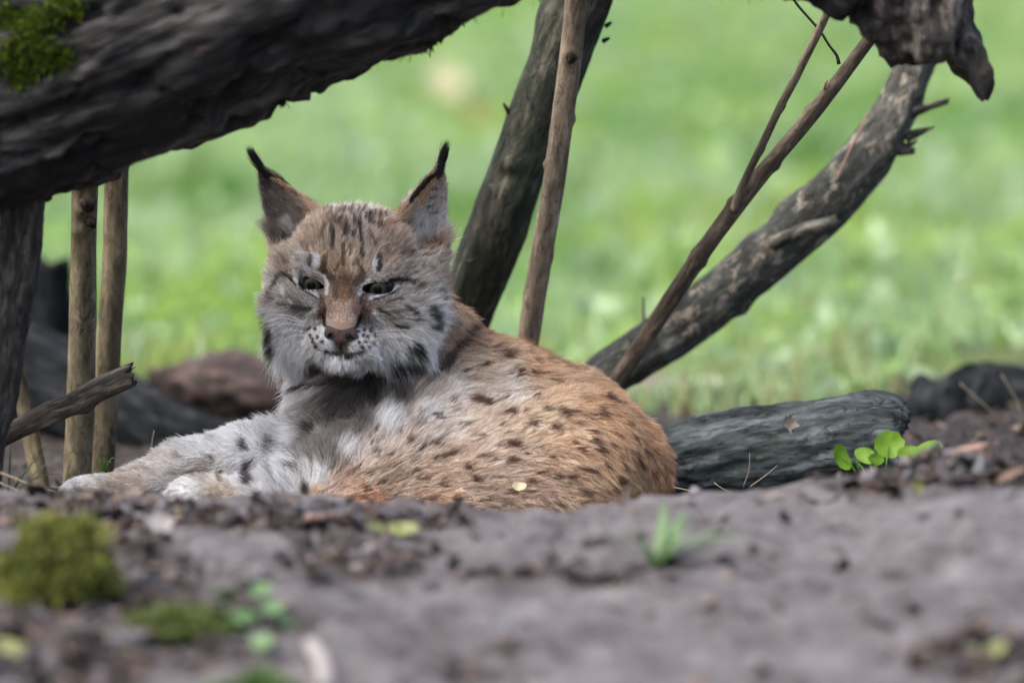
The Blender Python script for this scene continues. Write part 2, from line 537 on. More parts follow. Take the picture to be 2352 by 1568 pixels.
gx = graded(-1.1, 1.1, 0.0105, -160, 160)
gy = graded(-1.75, 1.5, 0.0115, -60, 300, 1.22)
GX, GY = np.meshgrid(gx, gy)
GZ = ground_z(GX, GY)
nxg, nyg = len(gx), len(gy)
gi = (np.arange(nyg - 1)[:, None] * nxg + np.arange(nxg - 1)[None, :])
GF = np.stack([gi, gi + 1, gi + nxg + 1, gi + nxg], -1).reshape(-1, 4)
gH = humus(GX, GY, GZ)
gn = NT('ground_soil')
gc = gn.node('ShaderNodeTexCoord').outputs['Object']
humus_shade = gn.attr('humus').outputs['Fac']
soil = gn.ramp(gn.noise(gc, 11, 7, 0.72), [(0.3, (0.026, 0.023, 0.0245)), (0.45, (0.076, 0.071, 0.076)), (0.7, (0.135, 0.129, 0.138))])
fine = gn.noise(gc, 60, 5, 0.7)
soil = gn.mix(gn.math('MULTIPLY', gn.ramp(fine, [(0.36, (1, 1, 1)), (0.5, (0, 0, 0))]), 0.55), soil, (0.034, 0.028, 0.028))
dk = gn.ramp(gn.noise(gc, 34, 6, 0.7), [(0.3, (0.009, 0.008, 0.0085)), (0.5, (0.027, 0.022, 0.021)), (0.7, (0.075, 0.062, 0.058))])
sc_ = gn.mix(gn.ramp(humus_shade, [(0.3, (0, 0, 0)), (0.6, (1, 1, 1))]), soil, dk)
sep = gn.node('ShaderNodeSeparateXYZ'); gn.put(sep.inputs[0], gc)
gm = gn.math('MULTIPLY', gn.math('SUBTRACT', gn.math('ADD', sep.outputs[1], gn.math('MULTIPLY', gn.noise(gc, 3.0, 4), 0.8)), 1.45), 2.0)
gmn = gn.node('ShaderNodeClamp'); gn.put(gmn.inputs[0], gm)
turf = gn.ramp(gn.noise(gc, 2.2, 5, 0.6), [(0.3, (0.055, 0.105, 0.018)), (0.55, (0.085, 0.16, 0.03)), (0.75, (0.13, 0.17, 0.05))])
sc_ = gn.mix(gmn.outputs[0], sc_, turf)
gn.bump(fine, 0.5, 0.004)
gn.set(Base_Color=sc_, Roughness=0.85, Specular_IOR_Level=0.25)
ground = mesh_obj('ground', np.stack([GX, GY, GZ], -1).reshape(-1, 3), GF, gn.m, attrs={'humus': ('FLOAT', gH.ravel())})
tag(ground, 'bare grey soil rising to a crest with turf behind', 'ground', kind='structure')

# ---------------------------------------------------------------- meadow grass (nobody could count the blades)
def blades(n_try, name, y0, y1, hmin, hmax, wid, mat, colfn, lean=0.7, dens=None, seed=1):
    r = np.random.default_rng(seed)
    u = r.random(n_try)
    y = y0 * (y1 / y0) ** u if y0 > 0 else y0 + (y1 - y0) * u
    half = 0.55 + 0.135 * (y + 6)
    x = (r.random(n_try) * 2 - 1) * half
    if dens is not None:
        k = r.random(n_try) < dens(x, y)
        x, y = x[k], y[k]
    n = len(x)
    z = ground_z(x, y) - 0.004
    h = hmin + (hmax - hmin) * r.random(n) ** 1.5
    h = h * (0.8 + 0.5 * fbm(np.stack([x, y, 0 * x], -1) * 1.6, 2, 77))
    az = r.random(n) * 6.283
    d = np.stack([np.cos(az), np.sin(az)], -1)
    ln = h * lean * r.random(n)
    az2 = r.random(n) * 6.283
    w = wid * (0.6 + 0.8 * r.random(n)) * (0.7 + 0.05 * (y + 6))
    s = np.stack([np.cos(az2), np.sin(az2), 0 * az2], -1) * w[:, None] * 0.5
    b = np.stack([x, y, z], -1)
    mid = b + np.stack([d[:, 0] * ln * .35, d[:, 1] * ln * .35, h * .6], -1)
    tip = b + np.stack([d[:, 0] * ln, d[:, 1] * ln, h * (1 - 0.35 * (ln / h))], -1)
    V = np.stack([b - s, b + s, mid - s * .8, mid + s * .8, tip], 1).reshape(-1, 3)
    i = np.arange(n)[:, None] * 5
    F = np.concatenate([i + [0, 1, 3], i + [0, 3, 2], i + [2, 3, 4]], 0)
    c = colfn(x, y, r)
    o = mesh_obj(name, V, F, mat, attrs={'col': ('FLOAT_COLOR', np.repeat(c, 5, 0))})
    return o

def grass_col(x, y, r):
    q = np.stack([x, y, 0 * x], -1)
    a = fbm(q * np.array([3.6, 1.8, 1]), 3, 41)[:, None] * 1.2
    g1, g2, g3 = np.array([0.115, 0.24, 0.065]), np.array([0.27, 0.40, 0.09]), np.array([0.31, 0.44, 0.23])
    t = sstep(-0.5, 0.5, a)
    c = g1 * (1 - t) + g2 * t
    b = sstep(-0.1, 0.6, fbm(q * np.array([3.0, 1.5, 1]) + 9, 3, 42))[:, None]
    c = c * (1 - 0.8 * b) + g3 * 0.8 * b
    dry = (r.random(len(x)) < 0.06 + 0.10 * sstep(0.1, 0.6, fbm(q * 2.4 + 4, 2, 43)) + 0.25 * (1 - sstep(1.2, 2.1, y)))[:, None]
    c = np.where(dry, np.array([0.24, 0.22, 0.10]), c)
    return c * (0.86 + 0.58 * r.random(len(x)))[:, None]

def gdens(x, y):
    q = np.stack([x, y, 0 * x], -1)
    return sstep(1.0, 1.9, y + 0.45 * fbm(q * 2.5, 3, 44)) * (0.55 + 0.45 * sstep(-0.5, 0.2, fbm(q * 1.3, 3, 45)))

mg = blades(250000, 'meadow_grass', 1.0, 24.0, 0.05, 0.12, 0.0048, M['grass'], grass_col, 0.9, gdens, 3)
tag(mg, 'bright green blurred meadow grass behind the logs', 'grass', kind='stuff')

def broad_col(x, y, r):
    c = np.where(r.random(len(x))[:, None] < 0.5, np.array([0.36, 0.48, 0.31]), np.array([0.20, 0.34, 0.08]))
    return c * (0.7 + 0.6 * r.random(len(x)))[:, None]
bl = blades(13000, 'meadow_weeds', 1.1, 22.0, 0.06, 0.13, 0.042, M['grass'], broad_col, 1.5, gdens, 8)
tag(bl, 'broad pale green weed leaves scattered through the meadow grass', 'weeds', kind='stuff')

# ---------------------------------------------------------------- litter and clods on the near soil
M['lump'] = leaf_mat('soil_lump', (0.045, 0.043, 0.046), (0.12, 0.12, 0.13), 0.0, 0.85)
def pieces(name, n_try, kind, seed, region, sizes, pal, thr):
    r = np.random.default_rng(seed)
    x = region[0] + (region[1] - region[0]) * r.random(n_try)
    y = region[2] + (region[3] - region[2]) * r.random(n_try)
    z = ground_z(x, y)
    hh = humus(x, y, z)
    k = r.random(n_try) < np.clip((hh - thr[0]) / (thr[1] - thr[0]), thr[2], 1)
    x, y, z = x[k], y[k], z[k]
    n = len(x)
    s = sizes[0] + (sizes[1] - sizes[0]) * r.random(n) ** 2.2
    if kind == 'clod':
        t = (1 + 5 ** .5) / 2
        B = np.array([(-1, t, 0), (1, t, 0), (-1, -t, 0), (1, -t, 0), (0, -1, t), (0, 1, t), (0, -1, -t), (0, 1, -t), (t, 0, -1), (t, 0, 1), (-t, 0, -1), (-t, 0, 1)]) / 1.9
        T = np.array([(0, 11, 5), (0, 5, 1), (0, 1, 7), (0, 7, 10), (0, 10, 11), (1, 5, 9), (5, 11, 4), (11, 10, 2), (10, 7, 6), (7, 1, 8), (3, 9, 4), (3, 4, 2), (3, 2, 6), (3, 6, 8), (3, 8, 9), (4, 9, 5), (2, 4, 11), (6, 2, 10), (8, 6, 7), (9, 8, 1)])
        V = B[None] * (0.65 + 0.7 * r.random((n, 12, 1)))
        V = V * np.stack([np.ones(n), 0.6 + 0.6 * r.random(n), 0.35 + 0.35 * r.random(n)], -1)[:, None] * (0.75 + 0.5 * r.random((n, 12, 1)))
        lift = 0.25
    else:                                    # curled leaf or bark flake
        g = np.array([(-1, 0, 0.15), (-0.45, -0.42, 0), (-0.4, 0.42, 0), (0.35, -0.4, 0.05), (0.4, 0.4, 0.02), (1, 0, 0.25), (0, 0, 0.22)])
        T = np.array([(0, 1, 6), (0, 6, 2), (1, 3, 6), (6, 4, 2), (3, 5, 6), (6, 5, 4)])
        V = g[None] * np.stack([np.ones(n), 0.35 + 0.8 * r.random(n), 1.6 * r.random(n) - 0.5], -1)[:, None]
        V = V + 0.12 * r.standard_normal((n, 7, 3))
        lift = 0.22
    az = r.random(n) * 6.283; ti = 0.45 * r.standard_normal(n)
    ca, sa, cb, sb = np.cos(az), np.sin(az), np.cos(ti), np.sin(ti)
    X = V[..., 0] * cb[:, None] + V[..., 2] * sb[:, None]
    Z = -V[..., 0] * sb[:, None] + V[..., 2] * cb[:, None]
    Yv = V[..., 1]
    V = np.stack([X * ca[:, None] - Yv * sa[:, None], X * sa[:, None] + Yv * ca[:, None], Z], -1) * s[:, None, None]
    V = V + np.stack([x, y, z + s * lift], -1)[:, None]
    nv = V.shape[1]
    F = (np.arange(n)[:, None, None] * nv + T[None]).reshape(-1, 3)
    pal = np.asarray(pal)
    c = pal[r.integers(0, len(pal), n)] * (0.6 + 0.8 * r.random(n))[:, None]
    return mesh_obj(name, V.reshape(-1, 3), F, M['litter'], smooth=(kind != 'clod'), attrs={'col': ('FLOAT_COLOR', np.repeat(c, nv, 0))})

o = pieces('soil_clods', 7000, 'clod', 31, (-0.95, 0.95, -1.6, -0.12), (0.002, 0.009), [(0.10, 0.085, 0.085), (0.045, 0.036, 0.036), (0.15, 0.14, 0.15), (0.03, 0.026, 0.03)], (0.35, 0.8, 0.018))
tag(o, 'crumbled dark soil clods strewn over the bare soil crest', 'soil', kind='stuff')
o = pieces('leaf_litter', 30000, 'flake', 32, (-0.95, 0.95, -1.6, -0.12), (0.004, 0.021), [(0.05, 0.036, 0.03), (0.09, 0.062, 0.05), (0.022, 0.018, 0.018), (0.075, 0.078, 0.088), (0.12, 0.095, 0.075), (0.036, 0.024, 0.024), (0.07, 0.062, 0.07), (0.02, 0.017, 0.018)], (0.32, 0.7, 0.028))
tag(o, 'dead leaves and bark flakes littering the soil before the lynx', 'litter', kind='stuff')
o = pieces('behind_litter', 2600, 'flake', 33, (-1.0, 1.0, -0.1, 1.6), (0.006, 0.022), [(0.08, 0.06, 0.05), (0.15, 0.11, 0.085), (0.03, 0.026, 0.026), (0.06, 0.05, 0.03)], (0.2, 0.8, 0.3))
o.name = 'shaded_litter'
tag(o, 'dark dead leaves on the shaded soil under the logs', 'litter', kind='stuff')

# ---------------------------------------------------------------- the big fallen log over the animal
def pts(seq, Y):
    return [P(a, b, Y if np.isscalar(Y) else Y[i]) for i, (a, b) in enumerate(seq)]

LOGY = -0.22
axis = [(-420, 350), (-150, 230), (300, 62), (800, -138), (1250, -262), (1620, -275), (1880, -205), (2040, -95)]
log = empty('fallen_log', P(-150, 230, LOGY))
lp = pts(axis, [LOGY, LOGY, LOGY, LOGY, LOGY + .02, LOGY + .03, LOGY + .02, LOGY + .01])
_d1 = rough_disp(0.012, 26, 5.0, 0.015, 4, 0.65, knots=((0.63, 1.2, 0.05, 0.012), (0.95, 2.2, 0.06, -0.012)))
def log_disp(th, s, r, bk):                       # long furrows, then chipped bites and crumbs
    n1 = fbm(bk * np.array([22, 22, 17]), 4, 71, 0.6)
    bite = -0.012 * sstep(0.25, 0.6, fbm(bk * np.array([30, 30, 24]), 3, 73))
    return _d1(th, s, r, bk) + 0.0065 * n1 + bite
trunk = tube('trunk', lp, [0.135, 0.138, 0.138, 0.132, 0.126, 0.118, 0.105, 0.08], M['log'], log, nu=200, step=0.006,
             disp=log_disp, seed=1)
tag(log, 'massive dark weathered log arching over the resting lynx', 'log')
# broken, gnarled end
def blob(name, prims, lo, hi, h, mat, parent=None, k=0.012, nz=(0.006, 30), seed=0, noise2=(0.003, 90), squash=(1, 1, 1)):
    xs, ys, zs = (np.arange(lo[i] - 3 * h, hi[i] + 3 * h, h) for i in range(3))
    p = np.stack(np.meshgrid(xs, ys, zs, indexing='ij'), -1)
    d = np.full(p.shape[:-1], 1.0)
    for a, b, ra, rb in prims: d = smin(d, d_cone(p, a, b, ra, rb), k)
    d = d + nz[0] * fbm(p * nz[1] * np.array(squash), 3, seed) + noise2[0] * fbm(p * noise2[1], 3, seed + 3)
    V, F = surface_nets(d, xs, ys, zs)
    return mesh_obj(name, V, F, mat, parent, attrs={'bark': ('FLOAT_VECTOR', V[:, [0, 1, 2]])})

k_ = 0.963 * S
E = lambda a, b, dy=0.0: P(a, b, LOGY + dy)
pr = [(E(2040, -100), E(2075, 10), 150 * k_, 115 * k_), (E(1960, -40), E(2060, 70), 80 * k_, 60 * k_), (E(2060, 60), E(2088, 118), 62 * k_, 32 * k_),
      (E(2140, -20), E(2130, 95, -.03), 85 * k_, 46 * k_), (E(2170, 30, .02), E(2212, 120, .02), 55 * k_, 36 * k_), (E(2208, 110, .0), E(2258, 208, -.01), 36 * k_, 15 * k_),
      (E(2190, -40, .03), E(2238, 90, .03), 46 * k_, 16 * k_), (E(2020, 40, .02), E(2040, 110, .03), 40 * k_, 14 * k_)]
aP = np.array([q for t4 in pr for q in t4[:2]])
blob('broken_end', pr, aP.min(0) - 0.08, aP.max(0) + 0.06, 0.004, M['log_end'], log, 0.008, (0.011, 30), 5, (0.005, 80), (1, 1, 0.5))
# moss: a cushion of fronds on the top-left flank and ragged hanging strands
def fronds(name, roots, nrm, hmin, hmax, wid, cols, mat, parent, seed, grav=0.0):
    r = np.random.default_rng(seed)
    n = len(roots)
    h = hmin + (hmax - hmin) * r.random(n)
    d = nrm + 0.75 * r.standard_normal((n, 3)); d[:, 2] -= grav
    d /= np.linalg.norm(d, axis=1)[:, None]
    s = np.cross(d, r.standard_normal((n, 3))); s /= np.linalg.norm(s, axis=1)[:, None]
    s *= wid * (0.5 + r.random(n))[:, None]
    mid = roots + d * (h * .55)[:, None]; tip = roots + d * h[:, None]; tip[:, 2] -= grav * h * .3
    V = np.stack([roots - s * .5, roots + s * .5, mid - s, mid + s, tip], 1).reshape(-1, 3)
    i = np.arange(n)[:, None] * 5
    F = np.concatenate([i + [0, 1, 3], i + [0, 3, 2], i + [2, 3, 4]], 0)
    cols = np.asarray(cols)
    c = cols[r.integers(0, len(cols), n)] * (0.6 + 0.8 * r.random(n))[:, None]
    o = mesh_obj(name, V, F, mat, parent, attrs={'col': ('FLOAT_COLOR', np.repeat(c, 5, 0))})
    tag(o, kind='stuff')
    return o

tv = np.empty(len(trunk.data.vertices) * 3, np.float32); trunk.data.vertices.foreach_get('co', tv); tv = tv.reshape(-1, 3)
tn = np.empty(len(trunk.data.vertices) * 3, np.float32); trunk.data.vertices.foreach_get('normal', tn); tn = tn.reshape(-1, 3)
ux, uy = proj(tv.astype(float))
def pick(mask, n, r, jit=0.004):
    i = np.nonzero(mask)[0]
    i = r.choice(i, n)
    return tv[i] + jit * r.standard_normal((n, 3)), tn[i]
r5 = np.random.default_rng(5)
mk = np.zeros(len(tv))
for cx, cy, rx, ry in ((30, 45, 130, 42), (95, 120, 75, 50), (150, 18, 60, 26), (20, 130, 50, 50), (60, 170, 50, 36)):
    mk = np.maximum(mk, np.exp(-((ux - cx) / rx) ** 2 - ((uy - cy) / ry) ** 2))
mk = mk + 0.35 * fbm(tv * 45, 3, 61)
R_, N_ = pick((mk > 0.62) & (tn[:, 1] < 0.25), 9000, r5)
fronds('moss', R_, N_, 0.003, 0.010, 0.0007, [(0.07, 0.115, 0.012), (0.12, 0.165, 0.015), (0.03, 0.05, 0.01), (0.015, 0.025, 0.008)], M['moss'], log, 6)
R_, N_ = pick((tn[:, 2] < -0.75) & (ux > 380) & (fbm(tv * 30, 3, 62) > 0.5), 150, r5)
fronds('hanging_moss', R_, N_ * 0.3 + np.array([0, 0, -1.0]), 0.004, 0.014, 0.0010, [(0.02, 0.025, 0.012), (0.04, 0.05, 0.02)], M['moss'], log, 7, 0.3)
R_ = np.vstack([P(970 + 22 * a, 92 + 10 * b, LOGY + 0.02 * c) for a, b, c in r5.standard_normal((40, 3))] + [P(905 + 8 * a, 104 + 4 * b, LOGY) for a, b in r5.standard_normal((10, 2))]
               + [P(648 + 4 * a, 226 + 3 * b, LOGY) for a, b in r5.standard_normal((14, 2))])
fronds('hanging_moss', R_, np.tile([0, 0, -0.3], (len(R_), 1)), 0.006, 0.018, 0.0028, [(0.02, 0.025, 0.012), (0.045, 0.045, 0.022)], M['moss'], log, 8, 0.2)
for a, b, c in (((985, 60), (972, 92), 0), ((912, 82), (905, 106), 0), ((652, 200), (648, 226), 0), ((795, 160), (735, 205), 0)):
    tube('hanging_root', [P(*a, LOGY), P((a[0] + b[0]) / 2 + 4, (a[1] + b[1]) / 2, LOGY), P(*b, LOGY)], [0.0009, 0.0007, 0.0005], M['post'], log, nu=6, step=0.01)

# ---------------------------------------------------------------- posts, sticks and branches
def stick(name, seq, Y, rad_px, mat, label, cat='stick', nu=28, step=0.006, amp=0.0007, knots=(), jag=(0, 0), seed=0, lump=0.0008, parent=None, fr=70, fl=12, ridge=0.3, group=None):
    ps = pts(seq, Y)
    rad = [q * S * ((p[1] - CAM[1]) / DIST) for q, p in zip(rad_px, ps)]
    o = tube(name, ps, rad, mat, parent, nu=nu, step=step, disp=rough_disp(amp, fr, fl, lump, seed, ridge, knots), seed=seed, jag=jag)
    if parent is None: tag(o, label, cat, group)
    return o

stick('leaning_post', [(15, 250), (5, 420), (-12, 620), (-38, 800), (-72, 1000), (-110, 1230)], -0.20, [102, 98, 96, 92, 86, 84], M['post'],
      'thick dark furrowed post propping up the massive log', 'post', nu=110, step=0.004, amp=0.0038, fr=60, fl=16, seed=11, ridge=0.65, lump=0.003)
us1 = stick('upright_stick', [(200, 250), (196, 390), (191, 620), (186, 880), (177, 1110), (172, 1200)], [0.02, 0.03, 0.04, 0.05, 0.06, 0.065], [29, 29, 30, 31, 32, 33], M['stick_olive'],
      'olive brown upright stick with dark knots, crossed by the broken branch', nu=56, step=0.004, amp=0.0011, seed=12,
      knots=((0.10, 0.1, 0.011, -0.004), (0.12, 0.1, 0.006, 0.004), (0.145, 0.4, 0.007, 0.005), (0.085, 4.6, 0.004, 0.003), (0.255, 0.0, 0.012, 0.0016), (0.36, 3, 0.01, 0.001)))
stick('upright_stick', [(276, 240), (268, 370), (262, 600), (246, 850), (233, 1090), (228, 1190)], [0.10, 0.11, 0.12, 0.13, 0.14, 0.14], [27, 27.5, 28, 28, 29, 30], M['stick_olive'],
      'plain olive upright stick standing just behind the knotted one', nu=48, step=0.004, amp=0.0009, seed=13,
      knots=((0.235, 0.2, 0.010, 0.0013), (0.40, 1, 0.01, 0.001)))
bb = stick('broken_branch', [(-160, 1095), (-40, 1030), (40, 985), (110, 950), (160, 930), (230, 892), (303, 862)], -0.03, [20, 21, 21, 24, 23, 26, 26], M['broken_branch'],
           'short broken grey brown branch with splintered pale end lying across sticks', 'branch', nu=48, step=0.0035, amp=0.0016, seed=14, jag=(0, 0.006), knots=((0.20, 1.5, 0.011, 0.006), (0.19, 3.0, 0.008, 0.005)), fl=9)
for a, b in (((296, 850), (312, 842)), ((285, 852), (272, 838)), ((303, 872), (309, 858))):
    tube('splinter', [P(*a, -0.03), P(*b, -0.035)], [0.0012, 0.0003], M['broken_branch'], bb, nu=6, step=0.003)
stick('slanted_stake', [(28, 800), (48, 900), (72, 1010), (100, 1150), (108, 1200)], 0.10, [17, 18, 20, 21, 21], M['stick_olive'],
      'short slanted olive stake in the shadow beside the furrowed post', 'stake', nu=30, amp=0.001, seed=15)
stick('far_trunk', [(-160, 800), (60, 862), (250, 950), (430, 1030), (640, 1085), (900, 1140)], [0.85, 0.8, 0.75, 0.7, 0.65, 0.6], [120, 112, 104, 92, 80, 70], M['far_dark'],
      'blurred near-black fallen trunk with bluish top lying behind the upright sticks', 'trunk', nu=60, step=0.01, amp=0.004, seed=16, lump=0.006)
stick('dark_stump', [(112, 1010), (110, 850), (106, 700), (104, 600)], 1.05, [72, 68, 62, 56], M['far_dark'],
      'blurred dark upright stump between the furrowed post and sticks', 'stump', nu=48, step=0.01, amp=0.004, seed=17, lump=0.006, jag=(0, 0.012))
stick('brown_log', [(350, 905), (430, 880), (520, 885), (620, 890), (760, 905), (900, 930)], [1.0, 1.0, 0.97, 0.95, 0.95, 0.95], [34, 62, 74, 72, 66, 60], M['far_brown'],
      'blurred reddish brown rotten log on the grass edge behind the lynx', 'log', nu=60, step=0.008, amp=0.012, seed=18, lump=0.016, fl=24, fr=40)

mb = stick('mossy_branch', [(1375, -130), (1332, 0), (1284, 130), (1236, 262), (1190, 388), (1150, 498), (1108, 612), (1074, 708), (1015, 870), (935, 1110)], [0.20, 0.21, 0.22, 0.23, 0.24, 0.25, 0.27, 0.29, 0.32, 0.34], [70, 70, 67, 62, 60, 60, 62, 60, 60, 60], M['mossy'],
           'thick dark mossy branch leaning behind the head of the lynx', 'branch', nu=90, step=0.004, amp=0.0026, seed=19, lump=0.003, fr=55, fl=14,
           knots=((0.22, 5.2, 0.014, 0.006), (0.285, 0.3, 0.012, 0.006), (0.30, 0.3, 0.009, -0.006), (0.10, 1.4, 0.03, 0.008)))
for a, b in (((1168, 258), (1157, 238)), ((1392, 60), (1404, 52)), ((1385, 95), (1400, 88))):
    tube('stub', [P(*a, 0.225), P(*b, 0.22)], [0.003, 0.0018], M['mossy'], mb, nu=8, step=0.003, disp=rough_disp(0.0006, 200, 60), seed=3)
slim = stick('slim_stick', [(1328, -120), (1322, 0), (1311, 130), (1290, 285), (1272, 420), (1255, 520), (1234, 645), (1214, 775), (1190, 940), (1170, 1150)], [0.07, 0.08, 0.09, 0.10, 0.12, 0.14, 0.17, 0.20, 0.23, 0.25], [26, 26, 26.5, 25, 25.5, 25, 26.5, 27, 28, 29], M['stick_brown'],
      'slim brown stick with a dark bud scar rising behind the back of the lynx', nu=48, step=0.0035, amp=0.0005, seed=20, lump=0.0006,
      knots=((0.128, 0.0, 0.0075, 0.0062), (0.1285, 0.0, 0.0042, -0.006), (0.205, 4.9, 0.006, 0.003), (0.265, 1.6, 0.005, 0.003), (0.385, 4.7, 0.008, 0.0012), (0.44, 1.4, 0.006, 0.0012)))
M['scar'] = M.get('scar') or bark_mat('bud_scar', (0.012, 0.008, 0.007), (0.03, 0.02, 0.017), (0.07, 0.05, 0.04), freq=150)
def knot(parent, p, r, mat, nm='knot', seed=0, flat=0.5):
    u, v = np.meshgrid(np.arange(14) * 2 * math.pi / 14, np.linspace(0, math.pi, 9))
    d = np.stack([np.sin(v) * np.cos(u), -np.cos(v) * flat, np.sin(v) * np.sin(u)], -1).reshape(-1, 3)
    d = d * (1 + 0.25 * fbm(d * 2.3 + seed, 2, seed))[:, None]
    i = np.arange(8)[:, None] * 14; j = np.arange(14)[None]
    F = np.stack([i + j, i + 14 + j, i + 14 + (j + 1) % 14, i + (j + 1) % 14], -1).reshape(-1, 4)
    V = np.asarray(p) + d * r
    return mesh_obj(nm, V, F, mat, parent, attrs={'bark': ('FLOAT_VECTOR', V)})
knot(slim, P(1312, 134, 0.0745), 0.0070, M['scar'], 'bud_scar', 2)
knot(us1, P(202, 470, 0.0185), 0.0095, M['scar'], 'knot', 3, 0.4)
knot(us1, P(210, 512, 0.0190), 0.0068, M['scar'], 'knot', 4)
knot(us1, P(168, 436, 0.034), 0.0030, M['scar'], 'knot', 5, 1.0)
lb = stick('lichen_branch', [(2140, 60), (2095, 165), (2052, 262), (1965, 395), (1850, 512), (1700, 640), (1545, 765), (1390, 862), (1250, 960), (1100, 1090)],
           [0.36, 0.35, 0.34, 0.33, 0.32, 0.32, 0.32, 0.32, 0.32, 0.33], [54, 53, 56, 64, 66, 63, 60, 55, 52, 50], M['lichen'],
           'thick grey branch with pale lichen patches leaning up to the log end', 'branch', nu=90, step=0.004, amp=0.0026, seed=21, lump=0.004, fr=45, fl=18,
           knots=((0.30, 1.6, 0.02, 0.006), (0.36, 1.8, 0.02, 0.006), (0.42, 4.6, 0.012, 0.006)))
for seq, rr in ((((2072, 262), (2120, 250), (2176, 233)), (14, 10, 6)), (((2080, 318), (2110, 305), (2142, 294)), (11, 7, 4)), (((2062, 240), (2095, 222), (2112, 226)), (17, 14, 8)),
                (((2066, 335), (2092, 332), (2104, 322)), (9, 6, 3)), (((1770, 560), (1850, 528), (1922, 506)), (15, 14, 12)), (((2040, 345), (2075, 348), (2098, 345)), (12, 8, 5))):
    stick('splinter' if rr[0] != 15 else 'side_stub', seq, 0.325 if rr[0] != 15 else 0.285, rr, M['log_end'] if rr[0] != 15 else M['lichen'], None, parent=lb, nu=16, step=0.004, amp=0.0016, jag=(0, 0.005), seed=int(rr[0]), fr=90, fl=40)
tube('thorn_twig', [P(1922, 415, 0.29), P(1950, 350, 0.292), P(1975, 300, 0.30), P(1992, 260, 0.31)], [0.0012, 0.002, 0.0018, 0.0012], M['pink_wood'], lb, nu=8, step=0.006)
tube('stub', [P(1480, 770, 0.32), P(1478, 682, 0.32)], [0.002, 0.0016], M['stick_brown'], lb, nu=8, step=0.004)
rs = stick('long_stick', [(2075, 5), (2000, 88), (1922, 190), (1850, 282), (1770, 375), (1700, 462), (1630, 555), (1565, 650), (1490, 765), (1410, 885), (1330, 1010), (1260, 1120)], [0.05, 0.06, 0.07, 0.08, 0.10, 0.12, 0.14, 0.16, 0.20, 0.24, 0.27, 0.29],
           [14, 15, 16, 17, 17.5, 19, 20, 20.5, 21.5, 22.5, 23, 23], M['stick_dark'],
           'long dark brown stick slanting across the lichen branch', nu=40, step=0.004, amp=0.0006, seed=22, lump=0.0008,
           knots=((0.17, 1.4, 0.006, 0.003), (0.25, 4.6, 0.006, 0.003), (0.32, 1.5, 0.007, 0.003), (0.405, 4.7, 0.006, 0.0025), (0.40, 1.4, 0.01, 0.002)))
tube('bud_scale', [P(1893, 206, 0.066), P(1896, 192, 0.064), P(1902, 184, 0.066)], [0.0012, 0.0016, 0.0006], M['orange_leaf'], rs, nu=8, step=0.003)
stick('thin_rod', [(1935, -50), (1898, 35), (1832, 170), (1790, 250), (1752, 330), (1720, 395), (1700, 440), (1684, 486)], [0.03, 0.035, 0.05, 0.06, 0.075, 0.09, 0.10, 0.112], [10, 10, 10, 9, 9.5, 9, 9.5, 8], M['stick_brown'],
      'thin pale brown rod joining the long dark stick low down', 'stick', nu=24, step=0.005, amp=0.0004, seed=23, lump=0.0005,
      knots=((0.11, 1.4, 0.004, 0.0015), (0.17, 4.6, 0.004, 0.0018), (0.23, 4.6, 0.004, 0.0015)))
stick('dark_twig', [(1805, -40), (1826, 4), (1858, 42), (1884, 72), (1904, 104), (1922, 128), (1927, 148)], 0.06, [3.2, 3.2, 3.2, 3.4, 3.2, 3.8, 5], M['post'],
      'fine dark twig dangling against the long slanting stick', 'twig', nu=10, step=0.005, amp=0.0002, seed=24, lump=0.0003)

gl = empty('grey_log', P(1760, 1110, 0.10))
tube('trunk', pts([(1240, 1115), (1400, 1100), (1540, 1072), (1700, 1044), (1850, 1022), (1960, 1008), (2020, 1004), (2052, 1004), (2072, 1006)], [0.16, 0.15, 0.14, 0.13, 0.12, 0.11, 0.105, 0.10, 0.098]),
     [0.044, 0.046, 0.047, 0.052, 0.050, 0.054, 0.054, 0.051, 0.040], M['grey_log'], gl, nu=150, step=0.0035,
     disp=rough_disp(0.0048, 75, 20, 0.005, 25, 0.55, knots=((0.235, 6.0, 0.02, 0.004), (0.20, 0.5, 0.016, 0.003), (0.25, 0.3, 0.008, -0.003), (0.40, 5.6, 0.03, -0.004))), seed=25, jag=(0, 0.014), jag_freq=1.6)
tag(gl, 'smooth grey green fallen log lying behind the rump of the lynx', 'log')

def leaf_mesh(outline, size, curl=0.2, seed=0):
    r = np.random.default_rng(seed)
    o = np.array(outline, float)
    n = len(o)
    V = [(0, 0, 0)] + [(a * .55, b * .55, curl * .3 * (a * a + b * b) + 0.05 * r.standard_normal()) for a, b in o] + [(a, b, curl * (a * a + b * b) + 0.10 * r.standard_normal()) for a, b in o]
    F = [(0, 1 + i, 1 + (i + 1) % n) for i in range(n)] + [(1 + i, 1 + n + i, 1 + n + (i + 1) % n, 1 + (i + 1) % n) for i in range(n)]
    V = np.array(V) * size
    nb = len(V)
    V2 = V.copy(); V2[:, 2] -= 0.0006
    F = F + [tuple(nb + q for q in f[::-1]) for f in F]
    return np.vstack([V, V2]), F

def put_leaf(name, loc, size, rotm, mat, outline, parent=None, curl=0.2, seed=0):
    V, F = leaf_mesh(outline, size, curl, seed)
    return mesh_obj(name, V @ np.array(rotm).T + np.asarray(loc), F, mat, parent)

def eul(x, y, z):
    return np.array(Matrix.Rotation(math.radians(z), 3, 'Z') @ Matrix.Rotation(math.radians(y), 3, 'Y') @ Matrix.Rotation(math.radians(x), 3, 'X'))

